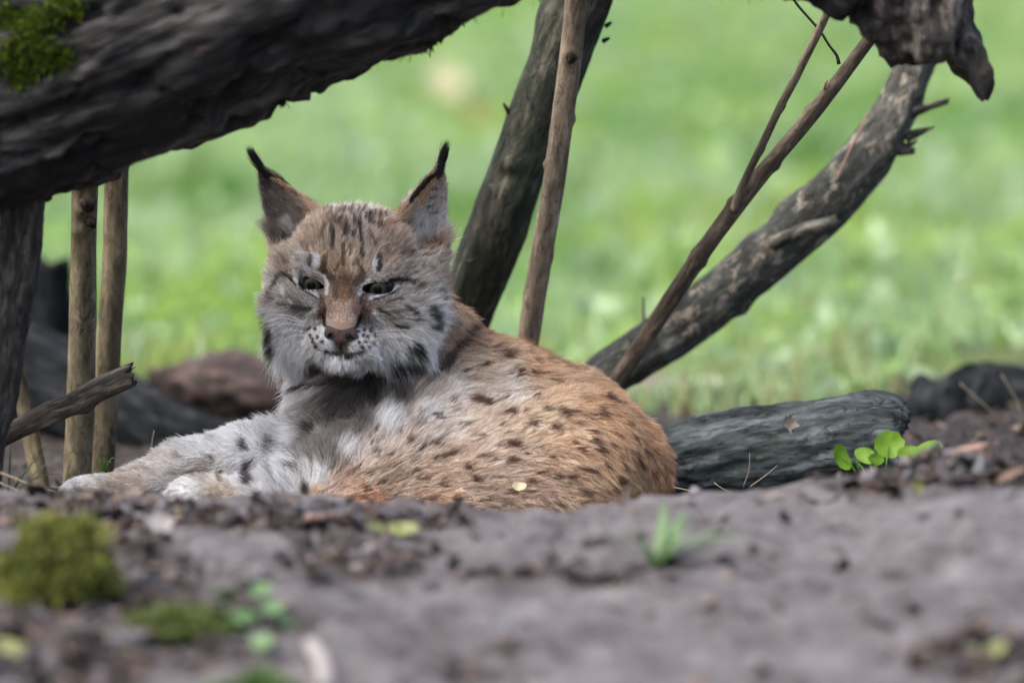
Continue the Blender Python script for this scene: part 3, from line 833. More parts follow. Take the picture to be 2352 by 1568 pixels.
oval = [(math.cos(t) * 1.0, math.sin(t) * 0.62) for t in np.arange(12) * math.pi / 6]
roundl = [(math.cos(t) * (1 - .07 * (i % 2)), math.sin(t) * (0.92 - .07 * (i % 2))) for i, t in enumerate(np.arange(16) * math.pi / 8)]
ragged = [(1, .1), (.6, .4), (.8, .9), (.2, .55), (-.1, 1), (-.4, .4), (-1, .5), (-.7, -.1), (-.9, -.7), (-.2, -.5), (.2, -1), (.5, -.4)]
tag(put_leaf('dead_leaf', P(1808, 972, 0.058), 0.013, eul(80, 25, 30), M['dead_leaf'], ragged, None, 0.7, 3), 'curled tan dead leaf stuck on the grey green log', 'leaf')

# green seedling by the grey log
pl = empty('leafy_seedling', P(2020, 1105, -0.17))
base = np.array(pl.location)
for i, (a, b, sz, ol, e) in enumerate(((1932, 1050, 0.0165, oval, (70, 60, 10)), (1990, 1048, 0.015, oval, (55, 20, -30)), (2042, 1022, 0.0185, roundl, (70, -10, 10)), (2085, 1040, 0.014, oval, (55, -10, 20)), (2136, 1032, 0.0165, oval, (60, -15, -10)), (1965, 1062, 0.011, oval, (60, 30, 60)), (2010, 1055, 0.012, oval, (65, 0, 40)))):
    c = P(a, b, -0.17 + 0.012 * (i % 3))
    lf = put_leaf('leaf', c, sz, eul(*e), M['leaf'], ol, pl, 0.25, 40 + i)
    foot = base + np.array([(c[0] - base[0]) * .5, 0, 0])
    tube('stem', [foot, (foot + c) / 2 + np.array([0, 0, 0.006]), c], [0.0008, 0.0008, 0.0006], M['leaf'], pl, nu=6, step=0.004)
tag(pl, 'bright green leafy seedling growing at the end of the grey log', 'plant')

bs = empty('rotten_stump', P(2240, 990, 0.75))
q = lambda a, b, dy=0: P(a, b - 52, 0.75 + dy)
prs = [(q(2180, 985), q(2230, 925), 0.035, 0.025), (q(2230, 990), q(2300, 930, .05), 0.045, 0.03), (q(2300, 1000), q(2420, 960, .1), 0.05, 0.03), (q(2120, 990), q(2115, 925), 0.016, 0.012), (q(2400, 1000), q(2480, 930), 0.05, 0.03)]
aP = np.array([w for t4 in prs for w in t4[:2]])
blob('stump_wood', prs, aP.min(0) - 0.07, aP.max(0) + 0.07, 0.008, M['far_dark'], bs, 0.03, (0.008, 25), 9)
tag(bs, 'blurred dark rotten stump at the meadow edge beyond the seedling', 'stump')

stones = [(1530, 910, 80, 44), (1625, 930, 62, 46), (1715, 935, 52, 34), (1590, 890, 50, 30)]
for i, (a, b, w, h) in enumerate(stones):
    c = P(a, b, 1.15 + 0.05 * i)
    kk = S * 7.2 / 6
    o = blob('stone', [(c - np.array([w * kk * .5, 0, 0]), c + np.array([w * kk * .5, 0, 0]), h * kk, h * kk * .8)], c - w * kk * 1.8, c + w * kk * 1.8, 0.006, M['stone'], None, 0.01, (0.006, 30), 30 + i)
    tag(o, 'blurred pale tan stone lying where the meadow meets the soil', 'stone', 'pale stones at the meadow edge')

lumps = [(330, 1345, 40, 36, 'bluish grey soil lump beside the moss cushion'), (425, 1305, 46, 26, 'long bluish grey soil lump behind the flat moss patch'), (575, 1370, 34, 24, 'small grey soil lump behind the clover seedling'),
         (285, 1480, 60, 24, 'broad pale grey soil lump below the moss cushion'), (560, 1500, 50, 26, 'dark soil lump in front of the clover seedling')]
for i, (a, b, w, h, lab) in enumerate(lumps):
    c = G(a, b, 0.004)
    kk = S * 0.9
    o = blob('soil_lump', [(c - np.array([w * kk * .4, 0, 0]), c + np.array([w * kk * .5, 0.01, 0.004]), h * kk * .7, h * kk * .55)], c - w * kk * 1.6, c + w * kk * 1.6, 0.004, M['lump'], None, 0.01, (0.008, 45), 60 + i)
    tag(o, lab, 'soil lump', 'soil lumps in the near litter')

# ---------------------------------------------------------------- small plants and things on the near ground
def tuft(name, c, n, h, w, spread, mat, label, seed, cat='grass', flat=0.4):
    r = np.random.default_rng(seed)
    e = empty(name, c)
    for i in range(n):
        az = r.random() * 6.283; hh = h * (0.6 + 0.6 * r.random()); sp = spread * (0.5 + r.random())
        d = np.array([math.cos(az), math.sin(az), 0])
        side = np.array([-d[1], d[0], 0]) * w
        t = np.linspace(0, 1, 6)[:, None]
        cen = c + d * sp * t + np.array([0, 0, 1]) * (hh * t * (1 - flat * t * (1 if i % 2 else 1.6)))
        wv = (1 - t ** 2) * 0.9 + 0.1
        V = np.vstack([cen - side * wv, cen + side * wv + np.array([0, 0, .001])])
        F = [(k, k + 1, 7 + k, 6 + k) for k in range(5)]
        mesh_obj('blade', V, F, mat, e)
    tag(e, label, cat)
    return e
M['tuft'] = leaf_mat('tuft_blade', (0.09, 0.17, 0.07), (0.16, 0.26, 0.12))
M['tuft_thin'] = leaf_mat('thin_blade', (0.06, 0.13, 0.03), (0.11, 0.20, 0.05))
tuft('grass_tuft', G(1512, 1298), 11, 0.095, 0.0065, 0.075, M['tuft'], 'lone green grass tuft sprouting from the bare grey soil', 51)
tuft('grass_tuft', P(20, 1150, -0.18), 10, 0.10, 0.0018, 0.05, M['tuft_thin'], 'thin dark green grass blades at the foot of the furrowed post', 52)
tuft('grass_tuft', P(235, 1110, 0.0), 4, 0.075, 0.0020, 0.02, M['tuft_thin'], 'few short grass blades at the foot of the upright sticks', 53)

def moss_clump(c, rx, ry, rz, n, label, seed, cols):
    r = np.random.default_rng(seed)
    e = empty('moss_clump', c)
    u, v = np.meshgrid(np.linspace(0, 2 * math.pi, 24, endpoint=False), np.linspace(0, math.pi / 2, 9))
    D = np.stack([np.cos(u) * np.cos(v), np.sin(u) * np.cos(v), np.sin(v)], -1).reshape(-1, 3)
    def surf(D):
        return c + D * np.array([rx, ry, rz]) * (1 + 0.35 * fbm(D * 2.6 + seed, 3, seed))[:, None]
    i = np.arange(8)[:, None] * 24; j = np.arange(24)[None]
    F = np.stack([i + j, i + (j + 1) % 24, i + 24 + (j + 1) % 24, i + 24 + j], -1).reshape(-1, 4)
    mesh_obj('cushion', surf(D) - np.array([0, 0, 0.006]), F, M['moss'], e, attrs={'col': ('FLOAT_COLOR', np.tile([0.05, 0.065, 0.015], (len(D), 1)))})
    w = r.standard_normal((n, 3)); w[:, 2] = np.abs(w[:, 2]); w /= np.linalg.norm(w, axis=1)[:, None]
    fronds('fronds', surf(w), w, 0.006, 0.016, 0.0022, cols, M['moss'], e, seed)
    tag(e, label, 'moss')
    return e
YG = [(0.19, 0.21, 0.05), (0.12, 0.15, 0.035), (0.06, 0.08, 0.02), (0.27, 0.27, 0.10)]
moss_clump(G(135, 1385), 0.052, 0.040, 0.062, 4200, 'bright yellow green moss cushion on the littered soil', 71, YG)
moss_clump(G(420, 1440), 0.045, 0.04, 0.010, 900, 'flat sparse dull green moss patch between litter', 72, [(0.09, 0.12, 0.03), (0.12, 0.15, 0.06)])
moss_clump(G(590, 1620), 0.035, 0.03, 0.022, 900, 'small green moss tuft below the clover seedling', 73, [(0.06, 0.12, 0.03), (0.10, 0.17, 0.05)])

def clover(c, spec, label, mat):
    e = empty('clover', c)
    for i, (dx, dy, dz, sz) in enumerate(spec):
        q_ = np.asarray(c) + np.array([dx, dy, dz])
        put_leaf('leaf', q_, sz, eul(random.uniform(20, 60), random.uniform(-25, 25), random.uniform(0, 360)), mat, roundl, e, 0.15, 80 + i)
        tube('stem', [np.asarray(c), (np.asarray(c) + q_) / 2 + np.array([0, 0, .004]), q_], [0.0008, .0007, .0006], mat, e, nu=6, step=0.004)
    tag(e, label, 'plant')
clover(G(530, 1455), [(-0.004, 0, 0.036, 0.013), (-0.020, 0, 0.020, 0.012), (0.012, -0.005, 0.014, 0.013), (0.028, 0.02, 0.036, 0.010), (0.048, 0.01, 0.010, 0.014), (0.040, 0.0, 0.022, 0.010), (0.034, -0.07, 0.0, 0.011)],
       'bright pale green clover seedling among stones and litter', M['clover'])

def ground_leaf(px, py, size, mat, outline, label, e=(10, 5, 0), seed=0, cat='leaf', dz=0.006, group=None):
    tag(put_leaf('fallen_leaf', G(px, py, dz), size, eul(*e), mat, outline, None, 0.25, seed), label, cat, group)
ground_leaf(925, 1234, 0.017, M['yellow_leaf'], oval, 'narrow yellow green leaf lying at the dark litter edge', (35, 0, 8), 1)
ground_leaf(862, 1236, 0.014, M['yellow_leaf'], ragged, 'pale ragged yellow leaf beside the narrow yellow green one', (30, 5, 60), 2)
ground_leaf(2285, 1498, 0.012, M['yellow_leaf'], oval, 'small pale yellow leaf on dark humus', (45, -20, 25), 3, group='yellow leaves on the dark humus')
ground_leaf(2226, 1503, 0.011, M['yellow_leaf'], oval, 'small pale yellow leaf on dark humus', (45, 10, 60), 4, group='yellow leaves on the dark humus')
ground_leaf(28, 1505, 0.016, M['yellow_leaf'], oval, 'greenish yellow leaf lying below the moss cushion', (35, 15, -20), 5)
ground_leaf(2110, 1118, 0.012, M['yellow_leaf'], ragged, 'yellow green leaf scrap below the seedling', (40, 0, 40), 6)
ground_leaf(370, 1237, 0.017, M['pale_wood'], ragged, 'pale lilac grey dry leaf on dark litter', (50, 0, 35), 7)
def far_leaf(px, py, size, mat, label, dz=0.07):
    tag(put_leaf('fallen_leaf', P(px, py, G(px, py + 62)[1]), size, eul(55, 10, 20), mat, roundl, None, 0.2, 9), label, 'leaf')
far_leaf(1020, 190, 0.050, M['pale_leaf'], 'blurred cream coloured fallen leaf out on the meadow grass', 0.20)
far_leaf(1090, 258, 0.026, M['orange_leaf'], 'blurred orange brown fallen leaf out on the meadow grass', 0.16)

def ground_stick(name, a, b, r0, r1, mat, label, cat='stick', dz=0.008, seed=0):
    p0, p1 = G(*a, dz), G(*b, dz)
    mid = (p0 + p1) / 2 + np.array([0.003, 0, 0.004])
    o = tube(name, [p0, mid, p1], [r0, (r0 + r1) / 2, r1], mat, None, nu=14, step=0.006, disp=rough_disp(r0 * .18, 120, 30, 0, seed), seed=seed)
    tag(o, label, cat)
ground_stick('pale_stick', (712, 1500), (752, 1610), 0.0065, 0.008, M['pale_wood'], 'pale bleached stick end lying beside the green moss tuft', dz=0.012, seed=1)
wc = tube('wood_chip', [P(2188, 1048, -0.50), P(2240, 1034, -0.495), P(2292, 1022, -0.49)], [0.0075, 0.007, 0.0045], M['pink_wood'], None, nu=16, step=0.006, disp=rough_disp(0.0016, 120, 30, 0, 2), seed=2)
tag(wc, 'pinkish brown wood chip on the dark litter bank', 'wood')
ground_stick('wood_chip', (700, 1218), (800, 1205), 0.003, 0.002, M['pink_wood'], 'thin reddish brown chip in the dark litter band', 'wood', dz=0.01, seed=3)
for i, (seq, Y, r) in enumerate(((((0, 1085), (60, 1108), (140, 1132)), -0.22, 0.0016), (((-10, 1105), (40, 1125), (85, 1148)), -0.23, 0.0011), (((347, 1040), (350, 1010), (354, 988)), 0.06, 0.0012),
                                 (((1722, 1118), (1760, 1090), (1786, 1068)), -0.02, 0.0008), (((1706, 1120), (1720, 1080), (1722, 1040)), 0.02, 0.0006), (((1545, 1118), (1590, 1128), (1620, 1140)), -0.05, 0.0009), (((1640, 1108), (1660, 1122), (1690, 1136)), -0.05, 0.0007),
                                 (((2205, 880), (2250, 920), (2300, 965)), 0.45, 0.0009), (((2300, 860), (2335, 920), (2352, 980)), 0.45, 0.0008))):
    lab = ['pale dry grass stalk lying beside the furrowed post', 'thin dry stalk crossing in front of the furrowed post foot', 'short reddish straw standing behind the outstretched foreleg', 'pale fine straw slanting up before the grey log', 'fine upright straw before the grey log',
           'pale dry rootlet beside the rump of the lynx', 'fine brown rootlet at the foot of the grey log', 'dry stalk leaning before the rotten stump', 'greenish stalk rising beside the rotten stump'][i]
    o = tube('dry_stalk', pts(seq, Y), [r, r * .8, r * .5], M['straw'], None, nu=8, step=0.006)
    tag(o, lab, 'stalk')

# ---------------------------------------------------------------- the lynx (modelled in centimetres, then scaled)
def L(px, py, yc):
    return P(px, py, yc / 100.0) * 100.0

HC = L(808, 665, 0.0)                                   # centre of the head
HR = rot('Y', 3.0) @ rot('Z', -7.5) @ rot('X', -4.0)    # head turned and tipped
def hl(p):                                              # world cm -> head space
    return (p - HC) @ HR
def hw(q):
    return np.asarray(q, float) @ HR.T + HC

EYE = {s: np.array([3.9 * s, -4.75, 0.62]) for s in (-1, 1)}
def ear_frame(s):
    base = np.array([-6.8 if s < 0 else 6.7, 1.8, 5.7]); tip = np.array([-12.1 if s < 0 else 9.6, 0.9, 14.0 if s < 0 else 15.5])
    a = tip - base; h = np.linalg.norm(a); a /= h
    n = np.array([0.30 * s, -0.93, 0.1]); n -= a * (n @ a); n /= np.linalg.norm(n)
    b = np.cross(n, a)
    return base, a, n, b, h

def d_ear(q, s):
    base, a, n, b, h = ear_frame(s)
    v = q - base
    r, f, p = v @ a, v @ n, v @ b
    t = np.clip(r / h, -0.6, 1.05)
    w = 4.25 * np.clip(1 - t, 0, 2) ** 0.80 * (1 - 0.10 * np.sin(np.clip(t, 0, 1) * math.pi)) + 0.12
    out = np.sqrt(p ** 2 + ((f + 0.15 * w) / 0.62) ** 2) - w
    fi = f - 0.42 * w
    inn = np.sqrt(p ** 2 + (fi / 0.80) ** 2) - (w * 0.93 - 0.12)
    d = smax(out, -np.where(r > 0.6, inn, inn + (0.6 - r) * 1.2), 0.35)
    d = np.maximum(d, r - h)
    return np.maximum(d, -2.5 - r) * 0.62

def bend(q):                                            # the muzzle points a touch to the side
    return np.stack([q[..., 0] - 0.11 * np.maximum(0, -q[..., 1] - 4.5), q[..., 1], q[..., 2]], -1)

def head_sdf(p):
    q = bend(hl(p))
    m = q * np.array([1, 1, 1]); m = np.stack([np.abs(q[..., 0]), q[..., 1], q[..., 2]], -1)
    d = d_ell(q, (0, 1.6, 2.9), (7.3, 7.4, 6.2))
    d = smin(d, d_ell(np.stack([np.abs(q[..., 0] - 0.4), q[..., 1], q[..., 2]], -1), (5.3, 0.2, -2.4), (4.9, 5.2, 5.2)), 2.2)
    d = smin(d, d_ell(m, (5.2, 1.8, -5.7), (3.9, 3.7, 3.8)), 2.0)
    d = smin(d, d_ell(m, (7.0, 2.4, 1.0), (3.3, 4.2, 4.2)), 1.6)
    d = smin(d, d_ell(q, (0, 1.6, 5.6), (6.6, 5.6, 4.0)), 1.5)
    d = smin(d, d_ell(q, (0, -3.6, 1.6), (5.0, 3.4, 4.2)), 2.0)         # forehead
    d = smin(d, d_cone(q, (0, -5.2, 1.6), (0, -9.3, -3.9), 2.3, 1.72), 1.3)   # bridge of the nose
    d = smin(d, d_ell(m, (3.7, -5.2, 2.5), (2.3, 1.7, 1.25), rot('Y', -12)), 1.1)  # brow
    d = smin(d, d_ell(m, (4.3, -4.1, -1.6), (2.8, 2.3, 1.7)), 1.3)      # cheekbone
    d = smin(d, d_ell(m, (1.95, -7.4, -6.0), (2.25, 2.5, 1.75)), 0.8)   # whisker pads
    d = smin(d, d_ell(q, (0, -6.6, -7.7), (2.5, 2.1, 1.45)), 0.7)        # chin
    d = smin(d, d_ell(q, (0, -2.5, -6.5), (4.2, 4.2, 3.2)), 1.5)
    d = smax(d, -d_cone(q, (-3.3, -9.6, -7.35), (3.3, -9.6, -7.35), 0.35, 0.35), 0.5)
    for s in (-1, 1):
        e = EYE[s] + np.array([0, -1.7, 0])
        d = smax(d, -d_ell(q, e, (1.72, 2.2, 0.60), rot('Y', 17 * -s)), 0.3)
        d = smin(d, d_ear(q, s), 0.8)
    return d

BODY = []
def cone(a, ra, b, rb): BODY.append(('c', L(*a), ra, L(*b), rb))
def ell(c, r, R=None): BODY.append(('e', L(*c), r, R))
# torso, back and rump
cone((1000, 985, 9), 9.6, (1130, 985, 11), 10.4); cone((1130, 985, 11), 10.4, (1280, 1035, 9), 9.8)
cone((1280, 1035, 9), 9.8, (1375, 1085, 2), 8.3)
ell((1350, 1078, 0), (7.0, 9.5, 9.2))
# flank, thigh and knee towards the camera
cone((1295, 1075, -5), 9.0, (760, 1150, -9), 4.6)
ell((1030, 1045, -1), (13.5, 9.0, 7.9), rot('Y', -9))
ell((868, 1092, -7.5), (11.2, 6.0, 6.0), rot('Y', -27))
# neck and chest
cone((915, 742, 9), 6.4, (1055, 942, 11), 9.0)
cone((850, 760, 8), 7.2, (808, 960, 7), 7.2); cone((808, 960, 7), 7.2, (775, 1120, 5.5), 7.4)
# forelegs
cone((720, 1068, 1), 5.2, (560, 1056, -2), 3.9); cone((560, 1056, -2), 3.9, (430, 1078, -4), 3.2)
cone((430, 1078, -4), 3.2, (290, 1124, -6), 2.3); ell((218, 1130, -7), (3.5, 2.9, 1.95))
cone((180, 1136, -8), 1.35, (160, 1140, -8.5), 1.1); cone((185, 1140, -5.5), 1.3, (163, 1143, -5.5), 1.05)
cone((720, 1140, -7), 3.6, (520, 1150, -11), 2.5); ell((462, 1130, -12), (3.3, 2.7, 2.0)); cone((430, 1136, -13), 1.3, (408, 1140, -13.5), 1.05); cone((430, 1133, -11), 1.25, (405, 1137, -11), 1.0)

def body_sdf(p, K=1.5):
    d = None
    for b in BODY:
        e = d_cone(p, b[1], b[3], b[2], b[4]) if b[0] == 'c' else d_ell(p, b[1], b[2], b[3])
        d = e if d is None else smin(d, e, K)
    return d

def seg(parts):
    out = [parts[0][0]]
    for a, b, s in parts:
        n = max(1, int(round((b - a) / s)))
        out += list(a + (b - a) * np.arange(1, n + 1) / n)
    return np.array(out)
hx, hz = HC[0], HC[2]
xs = seg([(-56, hx - 14, 0.62), (hx - 14, hx + 14, 0.25), (hx + 14, 30, 0.62)])
ys = seg([(-22, -11.5, 0.62), (-11.5, 5, 0.25), (5, 26, 0.62)])
zs = seg([(-3.5, hz - 11, 0.62), (hz - 11, hz + 15.5, 0.25), (hz + 15.5, hz + 17, 0.5)])
F_ = np.full((len(xs), len(ys), len(zs)), 8.0, np.float32)
def grid(i0, i1, j0, j1, k0, k1):
    return np.stack(np.meshgrid(xs[i0:i1], ys[j0:j1], zs[k0:k1], indexing='ij'), -1)
def rng_(arr, lo, hi):
    return max(0, np.searchsorted(arr, lo) - 1), min(len(arr), np.searchsorted(arr, hi) + 1)
for b in BODY:
    mg_ = 4.5
    if b[0] == 'c':
        lo = np.minimum(b[1] - b[2], b[3] - b[4]) - mg_; hi = np.maximum(b[1] + b[2], b[3] + b[4]) + mg_
    else:
        lo = b[1] - max(b[2]) - mg_; hi = b[1] + max(b[2]) + mg_
    ii, jj, kk_ = rng_(xs, lo[0], hi[0]), rng_(ys, lo[1], hi[1]), rng_(zs, lo[2], hi[2])
    p = grid(*ii, *jj, *kk_)
    e = d_cone(p, b[1], b[3], b[2], b[4]) if b[0] == 'c' else d_ell(p, b[1], b[2], b[3])
    sl = (slice(*ii), slice(*jj), slice(*kk_))
    F_[sl] = smin(F_[sl], e, 1.5)
lo, hi = HC - np.array([15, 13, 13]), HC + np.array([15, 13, 17.5])
ii, jj, kk_ = rng_(xs, lo[0], hi[0]), rng_(ys, lo[1], hi[1]), rng_(zs, lo[2], hi[2])
sl = (slice(*ii), slice(*jj), slice(*kk_))
F_[sl] = smin(F_[sl], head_sdf(grid(*ii, *jj, *kk_)), 1.2)
BV, BF = surface_nets(F_, xs, ys, zs)
# drop stray islands is not needed: the field is one connected solid

# ------------------------------------------------ coat colours, with light and shade painted into the tones
Z1 = lambda x, y: (551.25 + x * 0.3906, 306.25 + y * 0.3906)      # notes taken on enlargements
Z3 = lambda x, y: (796.25 + x * 0.3386, 673.75 + y * 0.3386)
Z2 = lambda x, y: (122.5 + x * 0.3125, 796.25 + y * 0.3125)
HEADC = """600,420 182,166 154;480,480 167,141 123;740,430 177,158 146;700,500 162,141 126;590,560 162,136 116;650,700 180,148 124;540,760 164,133 106;690,780 174,138 110;610,860 98,78 64;
600,930 118,92 74;600,1030 158,130 114;600,1110 172,142 126;480,1040 115,90 74;710,1040 125,96 80;400,620 150,126 108;330,680 167,151 138;250,760 142,124 112;150,850 155,145 137;350,780 164,158 150;
860,700 140,114 96;950,760 164,143 128;1050,780 168,148 133;1150,830 163,148 138;1230,800 168,143 123;820,820 160,150 142;900,620 152,128 110;
280,960 122,114 107;200,950 142,134 130;330,1030 95,88 82;420,1020 152,147 142;120,1050 162,157 152;90,1150 208,206 206;95,1000 165,158 152;820,1000 122,112 104;950,960 143,135 128;900,1080 142,134 124;
1000,1100 147,140 132;1060,980 143,133 125;1200,950 170,160 150;1250,1050 196,191 186;1235,1180 190,187 185;500,1190 215,217 220;440,1170 168,163 158;690,1205 202,205 207;760,1190 153,143 138;450,1240 153,151 148;
600,1270 92,87 84;700,1260 143,143 141;560,1345 240,238 238;640,1355 236,234 232;500,1320 236,236 236;690,1330 228,228 228;590,1385 236,235 234;260,1270 212,212 219;240,1350 212,212 222;330,1330 196,196 206;280,1190 185,183 187;260,1460 214,212 214;
200,1400 205,205 212;800,1330 206,209 214;850,1430 214,216 220;950,1300 202,204 207;1100,1250 196,196 196;1000,1220 168,163 158;1150,1330 204,206 207;700,1400 185,187 190;780,1450 200,203 207;450,1400 72,66 62;550,1440 76,70 66;620,1430 95,90 87;400,1150 165,158 155;
850,1200 160,155 150;180,1150 170,165 165;160,1200 120,115 115;300,1100 150,143 140"""
EARC = """200,350 112,104 100;250,420 108,100 96;200,480 104,96 92;300,400 112,100 92;270,530 195,198 202;330,560 175,177 181;250,600 100,92 88;210,620 112,98 86;350,330 150,120 92;420,430 160,128 100;300,270 145,115 88;230,270 110,95 85;190,560 105,92 82;
1100,330 120,95 72;1060,380 160,128 98;970,450 155,120 92;1130,350 150,145 142;1130,450 150,148 147;1080,500 200,204 208;1050,580 195,198 203;1110,560 190,193 198;1040,650 170,160 152;960,600 112,84 66;980,530 118,90 70;1150,520 165,165 168;1130,620 120,92 75;
1150,660 140,108 85;1000,370 175,165 160;900,430 130,100 80;1180,620 150,118 95;160,300 80,72 70;150,400 90,82 80"""
BODYC = """1100,760 128,98 76;1150,790 165,128 98;1250,830 170,123 87;1130,830 180,150 122;1000,860 128,112 98;1060,900 190,170 155;1180,880 195,170 150;1300,880 175,133 97;1400,930 165,118 77;1450,1000 165,118 77;1500,1050 155,108 70;1530,1110 145,101 64;
900,950 210,205 203;1000,930 200,185 173;800,1010 214,212 214;720,1080 214,216 220;680,1120 209,209 214;850,1020 190,170 155;950,1000 185,160 140;1100,950 190,160 137;1250,950 185,150 119;1350,1000 175,136 103;800,1090 170,135 112;720,1140 185,130 90;
900,1080 175,143 119;1000,1100 170,139 116;1100,1060 175,145 122;1200,1050 170,144 124;1250,1110 165,132 109;1350,1090 160,124 95;1450,1100 155,116 81;850,1150 186,125 86;1000,1160 175,129 98;660,900 206,201 201;700,890 175,168 163;750,930 65,60 56;850,900 49,46 44;800,930 62,57 53;720,940 89,84 79;820,970 74,68 63;
700,970 104,99 95;700,1030 96,90 86;780,980 74,69 64;760,1030 89,84 80;645,1000 204,204 207;650,1080 206,206 211;730,1020 92,87 83;690,1080 165,160 158;830,940 68,61 56;770,890 56,52 49;920,900 53,48 43;560,1000 222,220 220;450,1020 212,207 203;350,1070 186,171 158;280,1110 171,151 131;
200,1110 196,181 166;160,1125 216,216 218;560,1070 198,198 203;620,1060 211,213 218;450,1080 158,143 128;430,1115 221,219 216;500,1120 201,176 151;520,1020 215,212 210;1070,720 152,122 103;1040,660 158,130 110;1120,750 130,98 72"""
def parse(s, fn=None):
    A, B = [], []
    for it in s.replace('\n', '').split(';'):
        if not it.strip(): continue
        w = it.strip().split(' ')
        x, y = map(float, w[0].split(',')); r, g = w[1].split(','); b = w[2]
        A.append(fn(x, y) if fn else (x, y)); B.append((float(r), float(g), float(b)))
    return np.array(A), np.array(B)
hcP, hcC = parse(HEADC, Z1); hcC = np.clip((hcC - 130) * 1.18 + 124, 20, 232) * np.array([0.985, 1.0, 1.0]); ecP, ecC = parse(EARC, Z1); bcP, bcC = parse(BODYC)
hcP = np.vstack([hcP, ecP[[13, 15]]]); hcC = np.vstack([hcC, hcC[:2]])

def idw(P2, C, u, pw=3.2):
    out = np.empty((len(u), 3))
    for i in range(0, len(u), 40000):
        d = ((u[i:i + 40000, None, :] - P2[None]) ** 2).sum(-1) + 9.0
        w = d ** (-pw / 2)
        out[i:i + 40000] = (w @ C) / w.sum(1)[:, None]
    return out

def d_poly(u, pl):
    d = np.full(len(u), 1e9)
    if len(pl) == 1: return np.linalg.norm(u - np.array(pl[0]), axis=1)
    for a, b in zip(pl[:-1], pl[1:]):
        a, b = np.array(a), np.array(b); ab = b - a
        t = np.clip(((u - a) @ ab) / (ab @ ab), 0, 1)
        d = np.minimum(d, np.linalg.norm(u - a - t[:, None] * ab, axis=1))
    return d

BK, DK, BR, WH = (34, 30, 29), (66, 58, 54), (98, 72, 54), (228, 230, 232)
